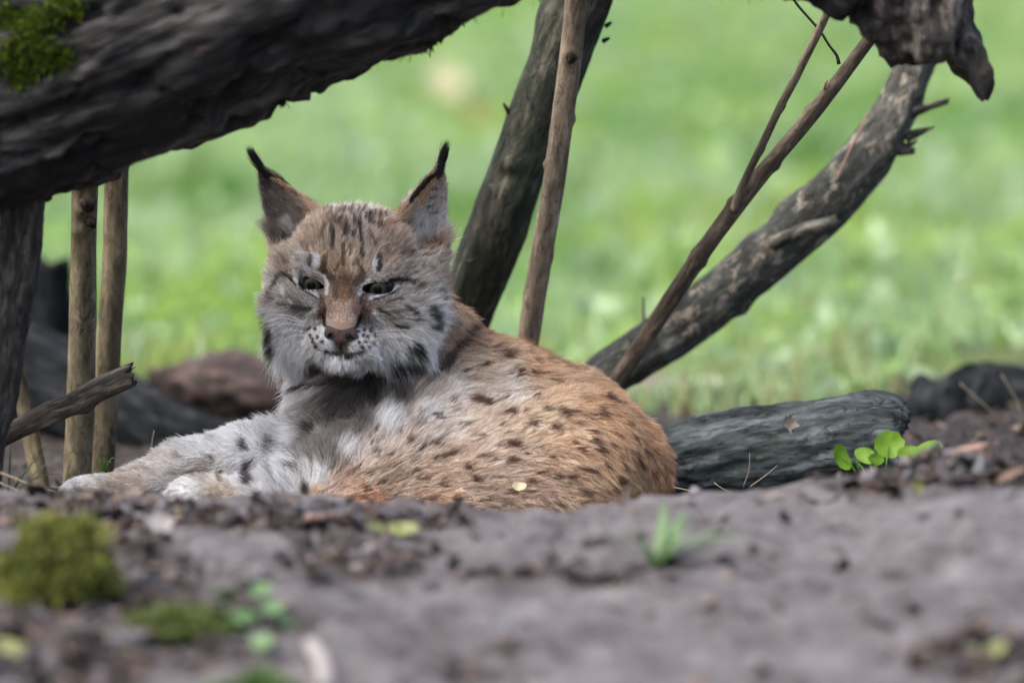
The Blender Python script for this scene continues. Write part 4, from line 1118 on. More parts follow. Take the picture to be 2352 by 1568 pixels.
# (polyline on the enlargement, half width, colour, opacity)
STROKES = [
 ([(545, 555), (548, 600), (538, 660)], 10, DK, .8), ([(625, 535), (618, 590)], 9, DK, .85), ([(705, 500), (708, 560), (722, 640)], 9, DK, .85), ([(578, 512), (600, 480)], 8, DK, .8),
 ([(720, 665), (722, 715)], 9, DK, .8), ([(672, 560), (668, 600)], 7, DK, .7), ([(612, 640), (604, 760)], 10, BR, .7), ([(690, 735), (725, 805)], 8, DK, .6), ([(580, 760), (558, 800)], 7, DK, .6), ([(500, 720), (490, 800)], 12, BR, .8),
 ([(760, 560), (800, 640)], 8, BR, .6), ([(500, 520), (470, 600)], 10, BR, .6), ([(650, 640), (655, 700)], 6, BR, .7), ([(740, 460), (800, 470)], 6, DK, .6), ([(790, 520), (920, 515)], 12, (135, 92, 66), .8), ([(770, 500), (830, 540)], 6, BR, .6),
 ([(640, 430), (660, 460), (680, 490)], 6, DK, .6), ([(740, 420), (720, 450)], 6, DK, .6), ([(560, 440), (590, 450)], 6, BR, .6), ([(520, 465), (560, 480)], 6, BR, .6),
 ([(480, 800), (540, 850)], 20, (70, 54, 44), .6), ([(720, 830), (690, 870)], 20, (72, 56, 46), .6), ([(560, 850), (565, 960)], 12, (85, 66, 54), .5), ([(650, 850), (655, 960)], 10, (90, 70, 58), .5),
 ([(330, 880), (300, 850), (250, 818), (215, 835), (188, 890)], 9, BK, .95), ([(885, 868), (935, 858), (985, 853), (1040, 865), (1086, 898)], 10, BK, .95),
 ([(322, 880), (360, 912), (410, 938), (448, 962)], 4, BK, .7), ([(945, 900), (900, 935), (850, 955), (790, 975)], 4.5, BK, .8),
 ([(440, 715), (440, 760)], 17, WH, .9), ([(800, 745), (796, 790)], 15, WH, .9), ([(410, 720), (405, 770)], 10, DK, .7), ([(822, 710), (828, 770), (818, 800)], 11, DK, .85),
 ([(350, 795), (420, 800), (470, 830)], 10, (185, 180, 174), .7), ([(880, 830), (820, 825), (770, 850)], 10, (178, 172, 166), .7),
 ([(300, 1018), (350, 1030), (410, 1035)], 12, DK, .75), ([(200, 1010), (260, 1000)], 9, DK, .5), ([(160, 940), (150, 985)], 10, DK, .6), ([(230, 900), (250, 940)], 9, (178, 172, 168), .6), ([(290, 985), (300, 1000)], 9, (180, 175, 170), .5),
 ([(440, 1030), (390, 1080), (375, 1120)], 10, (192, 188, 184), .7), ([(790, 1040), (815, 1085), (850, 1130)], 10, (192, 188, 182), .8), ([(820, 1030), (880, 1065)], 7, DK, .7), ([(870, 985), (960, 965)], 7, DK, .55),
 ([(985, 1020), (1045, 1050), (1090, 1115)], 9, DK, .8), ([(915, 1132), (1005, 1146)], 9, DK, .8), ([(870, 1060), (960, 1040)], 6, DK, .5), ([(1000, 990), (1090, 1030), (1130, 1090)], 8, (186, 180, 172), .6), ([(880, 1100), (960, 1085)], 5, DK, .4),
 ([(1150, 1030), (1178, 1090), (1172, 1145)], 20, (62, 58, 56), .85), ([(1190, 915), (1212, 975)], 10, DK, .7), ([(1140, 960), (1165, 1010)], 9, (186, 180, 172), .5), ([(1110, 1130), (1100, 1180), (1130, 1230)], 12, (206, 204, 200), .6), ([(1100, 880), (1140, 930)], 8, BR, .4),
 ([(110, 1080), (128, 1150)], 12, DK, .7), ([(150, 1185), (160, 1240), (172, 1330)], 18, BK, .95), ([(140, 920), (110, 990), (95, 1060)], 8, (110, 100, 95), .5), ([(180, 900), (150, 960), (130, 1010)], 6, DK, .5),
 ([(1055, 1265), (1085, 1330)], 26, (48, 47, 48), .9), ([(1040, 1280), (1010, 1330)], 14, (60, 60, 62), .7), ([(930, 1420), (1000, 1390), (1060, 1400)], 34, (44, 43, 44), .95), ([(1190, 1190), (1150, 1260)], 9, (210, 208, 206), .5),  # the widest stroke paints the shadow gap below the right ruff
 ([(420, 1225), (445, 1262), (490, 1290), (540, 1302), (600, 1312), (680, 1303), (750, 1283), (800, 1248)], 6, (70, 62, 60), .5), ([(480, 1288), (520, 1300), (560, 1308), (610, 1312), (680, 1306), (725, 1292)], 10, (40, 34, 33), .9), ([(592, 1240), (596, 1300)], 6, (58, 50, 49), .8), ([(560, 1316), (650, 1318)], 13, (48, 42, 40), .85),
 ([(484, 1070), (498, 1125), (532, 1180)], 6, (58, 44, 38), .85), ([(708, 1070), (692, 1130), (655, 1182)], 7, (56, 42, 36), .9), ([(520, 960), (530, 1000)], 8, (110, 85, 70), .4)]
for a in ((400, 1150), (440, 1148), (408, 1188), (450, 1198), (482, 1226), (425, 1228), (442, 1256), (700, 1165), (735, 1155), (772, 1160), (690, 1196), (727, 1190), (762, 1196), (802, 1190), (702, 1230), (742, 1226), (790, 1236), (722, 1260), (766, 1258), (420, 1210)):
    STROKES.append(([a], 8, (60, 50, 47), .85))
r9 = np.random.default_rng(9)
for _ in range(46):
    a = (r9.uniform(480, 870), r9.uniform(405, 560)); STROKES.append(([a, (a[0] + r9.uniform(-16, 16), a[1] + r9.uniform(10, 30))], 5, DK if r9.random() < .6 else BR, .6))
for _ in range(70):
    a = (r9.uniform(840, 1200), r9.uniform(640, 900)); STROKES.append(([a, (a[0] + r9.uniform(6, 24), a[1] + r9.uniform(-8, 14))], 4, BR, .5))
for _ in range(40):
    a = (r9.uniform(170, 420), r9.uniform(640, 860)); STROKES.append(([a, (a[0] - r9.uniform(6, 24), a[1] + r9.uniform(-8, 12))], 4, BR, .45))
RIMS = [([(318, 848), (350, 892), (418, 926), (458, 952)], 7, WH, .95), ([(492, 838), (514, 885), (506, 936)], 7, WH, .9), ([(765, 862), (722, 898), (703, 945)], 7, WH, .95), ([(935, 895), (870, 934), (765, 968)], 7, WH, .95),
        ([(470, 955), (478, 990)], 8, (80, 62, 52), .6), ([(715, 960), (712, 995)], 8, (70, 54, 46), .6)]
EARSTR = [([(175, 245), (260, 285), (340, 350)], 10, BK, .95), ([(1172, 240), (1110, 270), (1050, 335), (1010, 390)], 13, BK, .95), ([(190, 262), (330, 330), (440, 450), (490, 500)], 9, (168, 134, 104), .8), ([(1168, 250), (1100, 330), (1000, 440), (920, 520)], 9, (170, 134, 102), .8)]
for x_, y_ in ((1140, 330), (1130, 380), (1120, 430), (1140, 470)):
    EARSTR.append(([(x_ - 14, y_), (x_ + 20, y_ - 8)], 5, (70, 66, 68), .6))
SPOT3 = """215,895,45,35;370,905,50,35;180,985,35,0;190,1060,40,0;450,975,45,15;630,1000,45,15;515,790,35,-5;620,810,50,-10;670,840,40,0;770,765,25,10;820,880,35,0;640,1105,62,20;740,1075,50,10;360,1160,35,10;480,1195,35,20;170,1210,45,-10;
90,1150,50,40;930,965,50,0;1080,880,45,0;1130,790,62,15;930,720,95,-10;1000,730,40,0;1100,690,30,0;1300,690,35,0;1190,525,64,0;1300,540,60,-10;1380,540,30,0;950,480,55,10;820,515,35,10;1130,410,75,15;1060,340,50,10;1310,450,42,-20;1460,590,48,-10;
1280,885,62,-5;1440,895,60,0;1160,1015,85,-5;1060,1020,40,0;1400,1105,50,-10;1330,1040,30,0;1120,935,30,0;1200,935,30,0;1500,800,62,-20;1570,800,30,-20;1380,770,52,-15;1760,800,55,-60;1830,720,40,-45;1900,745,32,-45;1790,700,45,-45;1700,950,42,-30;
1830,1040,42,-45;1860,965,30,-40;1980,995,36,-55;1720,1010,52,-30;1620,1060,52,-20;1790,1175,42,-20;1680,1215,62,-10;1540,1240,52,-10;1450,1240,42,-10;1890,1165,32,-40;1280,1270,52,-5;1150,1130,62,-15;960,1100,50,0;1010,1130,40,0;850,1180,62,-10;900,1250,52,-20;
680,1295,50,0;600,1390,50,0;340,1370,50,-10;160,1320,62,-40;550,1250,40,10;1470,1440,52,-20;1150,1345,52,0;1350,1215,42,0;2000,1150,62,-70;2050,1080,50,-60;1900,1290,62,-50;2100,1250,40,-70;1750,1060,42,-30;840,1440,50,0;430,1290,40,0;760,1390,40,0;
1600,900,40,-20;1650,830,34,-30;1240,780,36,0;1330,830,30,-10;740,690,30,5;540,1010,30,10;300,1080,30,15;260,1260,34,0;1560,1010,30,-15;1240,1080,36,-10;1950,880,34,-55;2030,1180,40,-70;1850,1370,44,-50;1650,1350,46,-20;1050,1240,44,-10;480,1420,46,0;250,1440,40,-10;1000,1390,40,0"""
SPOTS = []
for it in SPOT3.replace('\n', '').split(';'):
    x, y, l, a = map(float, it.split(','))
    c = Z3(x, y); SPOTS.append((c[0], c[1], l * 0.3386 * 0.82, l * 0.3386 * 0.40, a, (70, 46, 32) if x > 500 else (62, 50, 43), .95))
for x, y, w, h, a, c, o in ((1378, 705, 46, 24, 80, (66, 52, 52), .95), (1560, 690, 60, 13, 88, (88, 74, 70), .8), (1572, 860, 46, 14, 85, (96, 84, 78), .8), (1150, 812, 30, 26, 0, (74, 66, 62), .85), (1402, 930, 70, 30, 85, (66, 60, 60), .95), (880, 790, 30, 16, 0, (140, 112, 98), .7),
                            (1120, 660, 26, 16, 0, (150, 130, 112), .6), (1205, 935, 22, 22, 0, (84, 78, 76), .8), (1870, 592, 42, 34, 0, (52, 46, 42), .95), (1725, 855, 42, 20, 10, (66, 58, 54), .9), (1785, 805, 24, 18, 0, (66, 58, 54), .8), (1000, 930, 30, 14, 0, (120, 98, 78), .6), (1500, 1100, 14, 34, 0, (60, 52, 48), .9)):
    q2 = Z2(x, y); SPOTS.append((q2[0], q2[1], w * .3125 * 1.35, h * .3125 * 1.5, a, tuple(0.7 * t for t in c), o * .9))
BODYSTR = [([Z2(1720, 330), Z2(1800, 300), Z2(1900, 278), Z2(2080, 290), Z2(2320, 288)], 5.5, (34, 31, 30), .9), ([Z2(1850, 540), Z2(2060, 520), Z2(2280, 480)], 5, (58, 53, 50), .6), ([Z2(2100, 235), Z2(2000, 180)], 4, DK, .4),
           ([(1105, 752), (1060, 800), (1000, 850)], 10, (58, 45, 36), .9), ([(1130, 762), (1190, 768), (1240, 792)], 7, (105, 74, 50), .7), ([(1240, 790), (1330, 848)], 5, (96, 68, 44), .6), ([Z2(1780, 420), Z2(1900, 470)], 5, DK, .4)]  # first stroke paints shade into the crease between neck and back

def paint(c, u, strokes, fn=None, soft=0.55):
    for pl, w, col, op in strokes:
        q3 = [fn(*a) for a in pl] if fn else pl
        ww = w * (0.3906 * 1.22 if fn else 1.0)
        q4 = np.array(q3)
        lo, hi = q4.min(0) - ww * 2.2 - 3, q4.max(0) + ww * 2.2 + 3
        m = np.nonzero((u[:, 0] > lo[0]) & (u[:, 0] < hi[0]) & (u[:, 1] > lo[1]) & (u[:, 1] < hi[1]))[0]
        if not len(m): continue
        d = d_poly(u[m], q3)
        if fn: op, col = min(1.0, op * 1.2), (tuple(0.8 * t for t in col) if max(col) < 120 else col)
        a = op * (1 - sstep(ww * (1 - soft), ww * (1 + soft) + 0.8, d))
        c[m] = c[m] * (1 - a[:, None]) + np.array(col) * a[:, None]
    return c

def coat(p_cm, is_head, is_ear, r):
    """coat colour (0-255) of hair roots, painted shading included: the animal seen square from its left front"""
    ux, uy = proj(p_cm / 100.0)
    u = np.stack([ux, uy], -1)
    u = u + r.standard_normal(u.shape) * np.where(is_head, 0.7, 1.3)[:, None]
    c = np.empty((len(u), 3))
    b = ~is_head
    if b.any():
        cb = idw(bcP, bcC, u[b])
        ub = u[b]
        q = p_cm[b]
        hid = sstep(6, 12, q[:, 1])                 # far side of the body: warm brown like the back
        cb = cb * (1 - hid[:, None]) + np.array([160, 120, 85]) * hid[:, None]
        nz = fbm(np.stack([ub[:, 0] * .02, ub[:, 1] * .045, 0 * ub[:, 0]], -1), 3, 91)
        cb = cb * (1 + 0.10 * nz)[:, None]
        wob = np.stack([vnoise(np.stack([ub[:, 0] * .08, ub[:, 1] * .08, 0 * ub[:, 0]], -1), 92), vnoise(np.stack([ub[:, 0] * .08, ub[:, 1] * .08, 0 * ub[:, 0]], -1), 93)], -1)
        us = ub + 4.5 * wob
        for x, y, w, h, a, col, op in SPOTS:
            m = np.nonzero((np.abs(us[:, 0] - x) < w * 2) & (np.abs(us[:, 1] - y) < max(w, h) * 2))[0]
            if not len(m): continue
            ca, sa = math.cos(math.radians(a)), math.sin(math.radians(a))
            dx, dy = us[m, 0] - x, -(us[m, 1] - y)
            k = ((dx * ca + dy * sa) / w) ** 2 + ((-dx * sa + dy * ca) / h) ** 2
            al = op * (1 - sstep(0.35, 1.5, k)) * (1 - hid[m])
            cb[m] = cb[m] * (1 - al[:, None]) + np.array(col) * al[:, None]
        far = q[:, 1] > 7                           # spots where the photograph does not look
        n3 = vnoise(q * 0.42, 95)
        cb = np.where((far & (n3 > 0.5))[:, None], cb * 0.55, cb)
        cb = paint(cb, ub, BODYSTR)
        c[b] = cb
    h = is_head & ~is_ear
    if h.any():
        ch = idw(hcP, hcC, u[h])
        ch = paint(ch, u[h] + 0.8 * np.stack([vnoise(p_cm[h] * 2.1, 96), vnoise(p_cm[h] * 2.1, 97)], -1) * 2, STROKES, Z1)
        ch = paint(ch, u[h], RIMS, Z1)
        bk = sstep(1.0, 6.0, hl(p_cm[h])[:, 1])      # back of the head
        lowr = (hl(p_cm[h])[:, 2] < -1)
        bk = np.where(lowr, bk * 0.35, bk)
        ch = ch * (1 - bk[:, None]) + np.array([150, 120, 98]) * bk[:, None]
        c[h] = ch
    e = is_head & is_ear
    if e.any():
        ce = idw(ecP, ecC, u[e])
        ce = paint(ce, u[e], EARSTR, Z1)
        q = hl(p_cm[e])
        for s in (-1, 1):                            # black-edged grey backs of the ears
            base_, a_, n_, b_, h_ = ear_frame(s)
            v = q - base_
            w_ = np.clip(1 - (v @ a_) / h_, 0, 2)
            back = (np.sign(q[:, 0]) == s) & ((v @ n_) < -0.28 * 4.25 * w_ - 0.1)
            t_ = (v @ a_) / h_
            bc = np.where((t_ > 0.62)[:, None], np.array([40, 36, 36]), np.array([150, 128, 112]))
            ce = np.where(back[:, None], bc, ce)
        c[e] = ce
    return np.clip(c, 4, 250)

# ------------------------------------------------ classify points, fur direction and length
def classify(p):
    q = hl(p)
    near = np.linalg.norm(q, axis=1) < 19
    head = np.zeros(len(p), bool); ear = np.zeros(len(p), bool)
    i = np.nonzero(near)[0]
    hd = head_sdf(p[i]); bd = body_sdf(p[i])
    head[i] = hd < bd + 0.05
    de = np.minimum(d_ear(q[i], -1), d_ear(q[i], 1))
    ear[i] = head[i] & (de < 0.35) & (q[i][:, 2] > 5.2) & (np.abs(q[i][:, 0]) > 3.4)
    return head, ear

FLOW = np.array([(700, 1040, -.35, .95), (760, 990, -.45, .9), (880, 925, -.35, .95), (980, 880, -.3, .9), (650, 1110, -.6, .7), (800, 1040, .45, .85), (900, 990, .45, .85), (1000, 930, .5, .8), (850, 1090, .8, .55), (960, 1040, .85, .5), (1080, 960, .9, .3), (1050, 1070, .97, .15),
                 (1150, 900, .9, .1), (1100, 820, .85, -.1), (1200, 820, .85, -.45), (1300, 880, .8, -.55), (1250, 980, .97, -.05), (1200, 1080, .98, .05), (1350, 980, .8, -.5), (1420, 930, .65, -.75), (1480, 1000, .45, -.9), (1530, 1090, .15, -1), (1400, 1080, .8, -.55), (1300, 1130, .95, -.2),
                 (1000, 1140, .97, .1), (800, 1140, .85, .3), (720, 1150, .6, .5), (750, 930, -.45, -.85), (850, 900, -.3, -.9), (700, 900, -.8, -.5), (640, 930, -1, -.2), (640, 1000, -.9, -.1), (700, 1000, -.5, -.8), (780, 990, -.4, -.9), (620, 1070, -.5, -.7), (660, 1060, -.3, -.9),
                 (600, 980, -.5, .7), (560, 1000, -.75, .55), (480, 1010, -.8, .5), (400, 1030, -.85, .45), (330, 1070, -.9, .25), (450, 1080, -.95, -.2), (550, 1070, -.8, -.4), (250, 1110, -1, .05), (170, 1125, -1, -.1), (430, 1115, -1, .1), (500, 1120, -1, 0), (1090, 740, .5, -.8), (1050, 690, .35, -.9)])

def flow(p, head, ear):
    ux, uy = proj(p / 100.0)
    u = np.stack([ux, uy], -1)
    D = np.zeros((len(p), 3))
    b = ~head
    if b.any():
        out = np.empty((b.sum(), 2)); ub = u[b]
        for i in range(0, len(ub), 40000):
            d = ((ub[i:i + 40000, None] - FLOW[None, :, :2]) ** 2).sum(-1) + 100
            w = d ** -1.6
            out[i:i + 40000] = w @ FLOW[:, 2:] / w.sum(1)[:, None]
        D[b, 0], D[b, 2] = out[:, 0], out[:, 1]
        D[b, 1] = 0.15
    h = head & ~ear
    q = hl(p[h])
    nose = np.array([0, -10.5, -4.6])
    v = q - nose
    v /= np.linalg.norm(v, axis=1)[:, None] + 1e-6
    low = sstep(-1.0, -6.5, q[:, 2]) * sstep(2.6, 5.0, np.abs(q[:, 0]))
    sgn = np.sign(q[:, 0])
    v = v * (1 - 0.75 * low)[:, None] + np.stack([0.30 * sgn, 0.15 + 0 * sgn, -0.95 + 0 * sgn], -1) * (0.75 * low)[:, None]
    chin = sstep(-7.0, -7.8, q[:, 2]) * (np.abs(q[:, 0]) < 3.2)
    v = v * (1 - chin)[:, None] + np.array([0, 0.2, -1]) * chin[:, None]
    D[h] = v @ HR.T
    if ear.any():
        q = hl(p[ear]); v = np.zeros_like(q)
        for s in (-1, 1):
            base_, a_, n_, b_, h_ = ear_frame(s)
            m = np.sign(q[:, 0]) == s
            front = ((q - base_) @ n_) > -0.5
            v[m] = a_ + np.where(front[m][:, None], 0.75 * np.array([s, 0, 0.15]), 0)
        D[ear] = v @ HR.T
    return D, u

def fur_len(p, u, head, ear, r):
    x, y = u[:, 0], u[:, 1]
    l = np.full(len(p), 2.1)
    # body
    fr = d_poly(u, [(640, 1130), (720, 1050), (800, 985), (900, 925), (1000, 880)])
    l = np.where(~head, 1.45 + 1.6 * np.exp(-(fr / 34) ** 2), l)
    chest = np.exp(-((x - 700) / 90) ** 2 - ((y - 920) / 110) ** 2)
    l = l + np.where(~head, 1.4 * chest, 0)
    leg = ~head & (x < 620)
    l = np.where(leg, 1.25 - 0.5 * sstep(430, 200, x), l)
    l = np.where(~head & (x < 530) & (y > 1090) & (x > 380), 0.8, l)
    q = hl(p)
    h = head & ~ear
    dn = np.linalg.norm(q - np.array([0, -9.5, -4.2]), axis=1)
    lh = 0.25 + 0.95 * sstep(2.5, 11, dn)
    lh = lh + 0.9 * sstep(6.0, 9.5, np.abs(q[:, 0])) * sstep(4.0, -2.0, q[:, 2])
    lh = lh + 1.6 * sstep(-4.5, -8.0, q[:, 2]) * sstep(2.6, 4.6, np.abs(q[:, 0]))
    lh = np.where((q[:, 2] < -6.8) & (np.abs(q[:, 0]) < 2.8), 0.9, lh)
    for s in (-1, 1):
        de = np.linalg.norm((q - EYE[s])[:, [0, 2]], axis=1)
        lh = lh * (0.35 + 0.65 * sstep(1.2, 3.2, de))
    l = np.where(h, lh, l)
    le = 0.55 + 0.0 * l
    fe = np.zeros(len(p), bool)
    for s in (-1, 1):
        base_, a_, n_, b_, h_ = ear_frame(s)
        v = q - base_
        t = (v @ a_) / h_
        inside = (np.sign(q[:, 0]) == s) & (t < 0.5)
        le = np.where(inside, 0.7 + 1.8 * sstep(0.45, 0.0, t), le)
    l = np.where(ear, le, l)
    return l * (0.65 + 0.6 * r.random(len(p)))

lynx = empty('lynx', (-0.02, 0.02, 0.0))
tag(lynx, 'spotted lynx with black ear tufts lying curled on the soil beneath the arching log', 'lynx')

# body surface (one continuous mesh) coloured like the coat
r11 = np.random.default_rng(11)
bh, be = classify(BV)
bc_ = coat(BV, bh, be, r11)
qv = hl(BV)
for s in (-1, 1):
    de = (qv - EYE[s]) @ rot('Y', -14 * s)
    k = np.sqrt((de[:, 0] / 1.9) ** 2 + (de[:, 2] / 0.95) ** 2)
    m = (k < 1.0) & (qv[:, 1] < -2)
    bc_[m] = (26, 23, 22)
nb_ = NT('lynx_skin')
nb_.set(Base_Color=nb_.attr('col').outputs['Color'], Roughness=0.9, Specular_IOR_Level=0.1)
body = mesh_obj('body', BV / 100.0, BF, nb_.m, lynx, attrs={'col': ('FLOAT_COLOR', lin(bc_) * 0.9)})
nv = np.empty(len(BV) * 3, np.float32); body.data.vertices.foreach_get('normal', nv); nv = nv.reshape(-1, 3).astype(float)

# ------------------------------------------------ fur
def hair_obj(name, pts_cm, rad_cm, cols, mat, parent):
    n, k, _ = pts_cm.shape
    hc = bpy.data.hair_curves.new(name)
    hc.add_curves([k] * n)
    hc.attributes['position'].data.foreach_set('vector', (pts_cm / 100.0).astype(np.float32).ravel())
    ra = hc.attributes.get('radius') or hc.attributes.new('radius', 'FLOAT', 'POINT')
    ra.data.foreach_set('value', (rad_cm / 100.0).astype(np.float32).ravel())
    ca = hc.attributes.new('col', 'FLOAT_COLOR', 'CURVE')
    ca.data.foreach_set('color', np.c_[cols, np.ones(n)].astype(np.float32).ravel())
    hc.materials.append(mat)
    return link(bpy.data.objects.new(name, hc), parent)

def hair_mat(name):
    n = NT(name)
    c = n.attr('col').outputs['Color']
    d = n.node('ShaderNodeBsdfDiffuse'); n.put(d.inputs['Color'], c)
    t = n.node('ShaderNodeBsdfTranslucent'); n.put(t.inputs['Color'], c)
    g = n.node('ShaderNodeBsdfGlossy'); g.inputs['Roughness'].default_value = 0.5; g.inputs['Color'].default_value = (0.5, 0.5, 0.5, 1)
    m1 = n.node('ShaderNodeMixShader'); m1.inputs[0].default_value = 0.22
    m2 = n.node('ShaderNodeMixShader'); m2.inputs[0].default_value = 0.05
    n.t.links.new(d.outputs[0], m1.inputs[1]); n.t.links.new(t.outputs[0], m1.inputs[2])
    n.t.links.new(m1.outputs[0], m2.inputs[1]); n.t.links.new(g.outputs[0], m2.inputs[2])
    n.t.links.new(m2.outputs[0], n.out.inputs['Surface'])
    n.n.remove(n.b)
    return n.m
M['fur'] = hair_mat('fur')

def sample(n, weight):
    tri = np.vstack([BF[:, [0, 1, 2]], BF[:, [0, 2, 3]]])
    a, b, c = BV[tri[:, 0]], BV[tri[:, 1]], BV[tri[:, 2]]
    ar = np.linalg.norm(np.cross(b - a, c - a), axis=1) * 0.5
    cen = (a + b + c) / 3
    w = ar * weight(cen, nv[tri].mean(1))
    r = np.random.default_rng(101)
    k = r.choice(len(tri), n, p=w / w.sum())
    u, v = r.random(n), r.random(n)
    f = u + v > 1
    u[f], v[f] = 1 - u[f], 1 - v[f]
    t = tri[k]
    w0 = (1 - u - v)[:, None]
    p = BV[t[:, 0]] * w0 + BV[t[:, 1]] * u[:, None] + BV[t[:, 2]] * v[:, None]
    nn = nv[t[:, 0]] * w0 + nv[t[:, 1]] * u[:, None] + nv[t[:, 2]] * v[:, None]
    return p, nn / (np.linalg.norm(nn, axis=1)[:, None] + 1e-9)

def wt(c, n):
    w = np.where(n[:, 1] < 0.35, 1.0, 0.35)
    w = np.where(c[:, 2] < 0.3, 0.12, w)
    q = hl(c)
    hd = np.linalg.norm(q, axis=1) < 12.5
    face = hd & (q[:, 1] < -1) & (n[:, 1] < 0.3)
    w = np.where(hd, w * 1.6, w)
    return np.where(face, w * 2.2, w)

NH = 300000
rh = np.random.default_rng(202)
hp, hn = sample(NH, wt)
q = hl(hp)
keep = np.ones(NH, bool)
for s in (-1, 1):                                   # no hair inside the lids or on the nose leather
    de = (q - EYE[s]) @ rot('Y', -14 * s)
    keep &= ~(((de[:, 0] / 1.70) ** 2 + (de[:, 2] / 0.68) ** 2 < 1) & (q[:, 1] < -2))
keep &= ~((np.abs(q[:, 0] - 0.6) < 1.85) & (q[:, 1] < -9.2) & (q[:, 2] < -3.6) & (q[:, 2] > -6.2))
hp, hn = hp[keep], hn[keep]
hh, he = classify(hp)
D, U = flow(hp, hh, he)
T = D - hn * (D * hn).sum(1)[:, None]
T /= np.linalg.norm(T, axis=1)[:, None] + 1e-6
ln = fur_len(hp, U, hh, he, rh)
nz3 = np.stack([fbm(hp * 0.55, 2, 300), fbm(hp * 0.55, 2, 310), fbm(hp * 0.55, 2, 320)], -1)
T = T + 0.32 * nz3 + 0.16 * rh.standard_normal(hp.shape)
lift = np.where(hh, 0.34, 0.42) + 0.10 * rh.standard_normal(len(hp))
fr = d_poly(U, [(640, 1130), (720, 1050), (800, 985), (900, 925), (1000, 880)])
lift = lift + np.where(~hh, 0.45 * np.exp(-(fr / 40) ** 2), 0)
lift = np.where(he, 0.25, lift)
lift = np.clip(lift, 0.12, 1.3)
d0 = T * np.cos(lift)[:, None] + hn * np.sin(lift)[:, None]
d1 = T * np.cos(lift * .35)[:, None] + hn * np.sin(lift * .35)[:, None]
d1[:, 2] -= 0.10
K = 5
tt = np.linspace(0, 1, K)
HP = hp[:, None] + ln[:, None, None] * (d0[:, None] * (tt - 0.5 * tt ** 2)[None, :, None] + d1[:, None] * (0.5 * tt ** 2)[None, :, None])
# clumping: tips are drawn towards a guide hair nearby
gi_ = rh.choice(len(hp), 34000, replace=False)
kd = kdtree.KDTree(len(gi_))
for a, i in enumerate(gi_): kd.insert(hp[i], a)
kd.balance()
near = np.array([kd.find(v)[1] for v in hp])
gid = gi_[near]
cl = (0.2 + 0.6 * rh.random(len(gi_)))[near] * np.where(he, 0.5, np.where(hh, 1.0, 0.8))
okc = (ln[gid] > 0.5 * ln) & (np.abs((hn[gid] * hn).sum(1)) > 0.5)
cl = np.where(okc, cl, 0)
HP = HP + (HP[gid] - HP) * (cl[:, None] * (tt[None] ** 1.3))[..., None]
tilt = 0.12 * rh.standard_normal((len(gi_), 3))
HP += (tilt[near] * np.where(hh, 1.2, 0.8)[:, None] * ln[:, None])[:, None] * (tt ** 1.5)[None, :, None]
HP[:, 1:] += 0.022 * ln[:, None, None] * rh.standard_normal((len(hp), K - 1, 3))
HP[:, 0] -= hn * 0.15
cc = coat(HP[:, 3], hh, he, rh)
lf = 1 - (1 - lin(cc)) ** np.where(hh, 2.65, 2.4)[:, None]
ds = np.where(hh, 0.27, 0.27)[:, None]
lf = lf * (1 - ds) + ds * lf.mean(1)[:, None]
shade = np.exp(np.where(hh, 0.30, 0.24) * rh.standard_normal(len(hp)))
shade *= np.exp(0.17 * rh.standard_normal(len(gi_)))[near]
FUR_GAIN = 1.0
lf = np.clip(lf * np.clip(shade, .4, 1.9)[:, None] * FUR_GAIN, 0.006, 0.93)
rad = np.where(hh, 0.016, 0.021)[:, None] * np.array([1.0, 1.0, 0.85, 0.6, 0.15])[None] * (0.75 + 0.5 * rh.random(len(hp)))[:, None]
fur = hair_obj('fur', HP, rad, lf, M['fur'], body)
tag(fur, kind='stuff')

# ear tufts: long black hairs at the tips
for s, (tx, ty), (ex, ey), nm in ((-1, (612, 405), (576, 352), 1), (1, (1003, 404), (1020, 336), 2)):
    r = np.random.default_rng(400 + nm)
    n = 420
    base_, a_, n_, b_, h_ = ear_frame(s)
    tipw = hw(base_ + a_ * h_ * 0.97)
    e = L(ex, ey, tipw[1])
    st = L(tx, ty, tipw[1])
    drn = e - st
    root = tipw + 0.18 * r.standard_normal((n, 3)) - (drn / np.linalg.norm(drn)) * r.random((n, 1)) * 1.6
    lens = 0.35 + 0.5 * r.random(n)
    v = drn[None] * lens[:, None] + 0.26 * r.standard_normal((n, 3))
    v = v + (tipw - root) * 0.7
    HPt = root[:, None] + v[:, None] * tt[None, :, None] + (0.25 * r.standard_normal((n, 1, 3))) * (tt ** 2 * (1 - tt) * 3)[None, :, None]
    hair_obj('ear_tuft', HPt, np.tile(0.02 * np.array([1, 1, .9, .7, .25]), (n, 1)), np.tile([0.012, 0.012, 0.014], (n, 1)) * (0.6 + 1.2 * r.random((n, 1))), M['fur'], body)

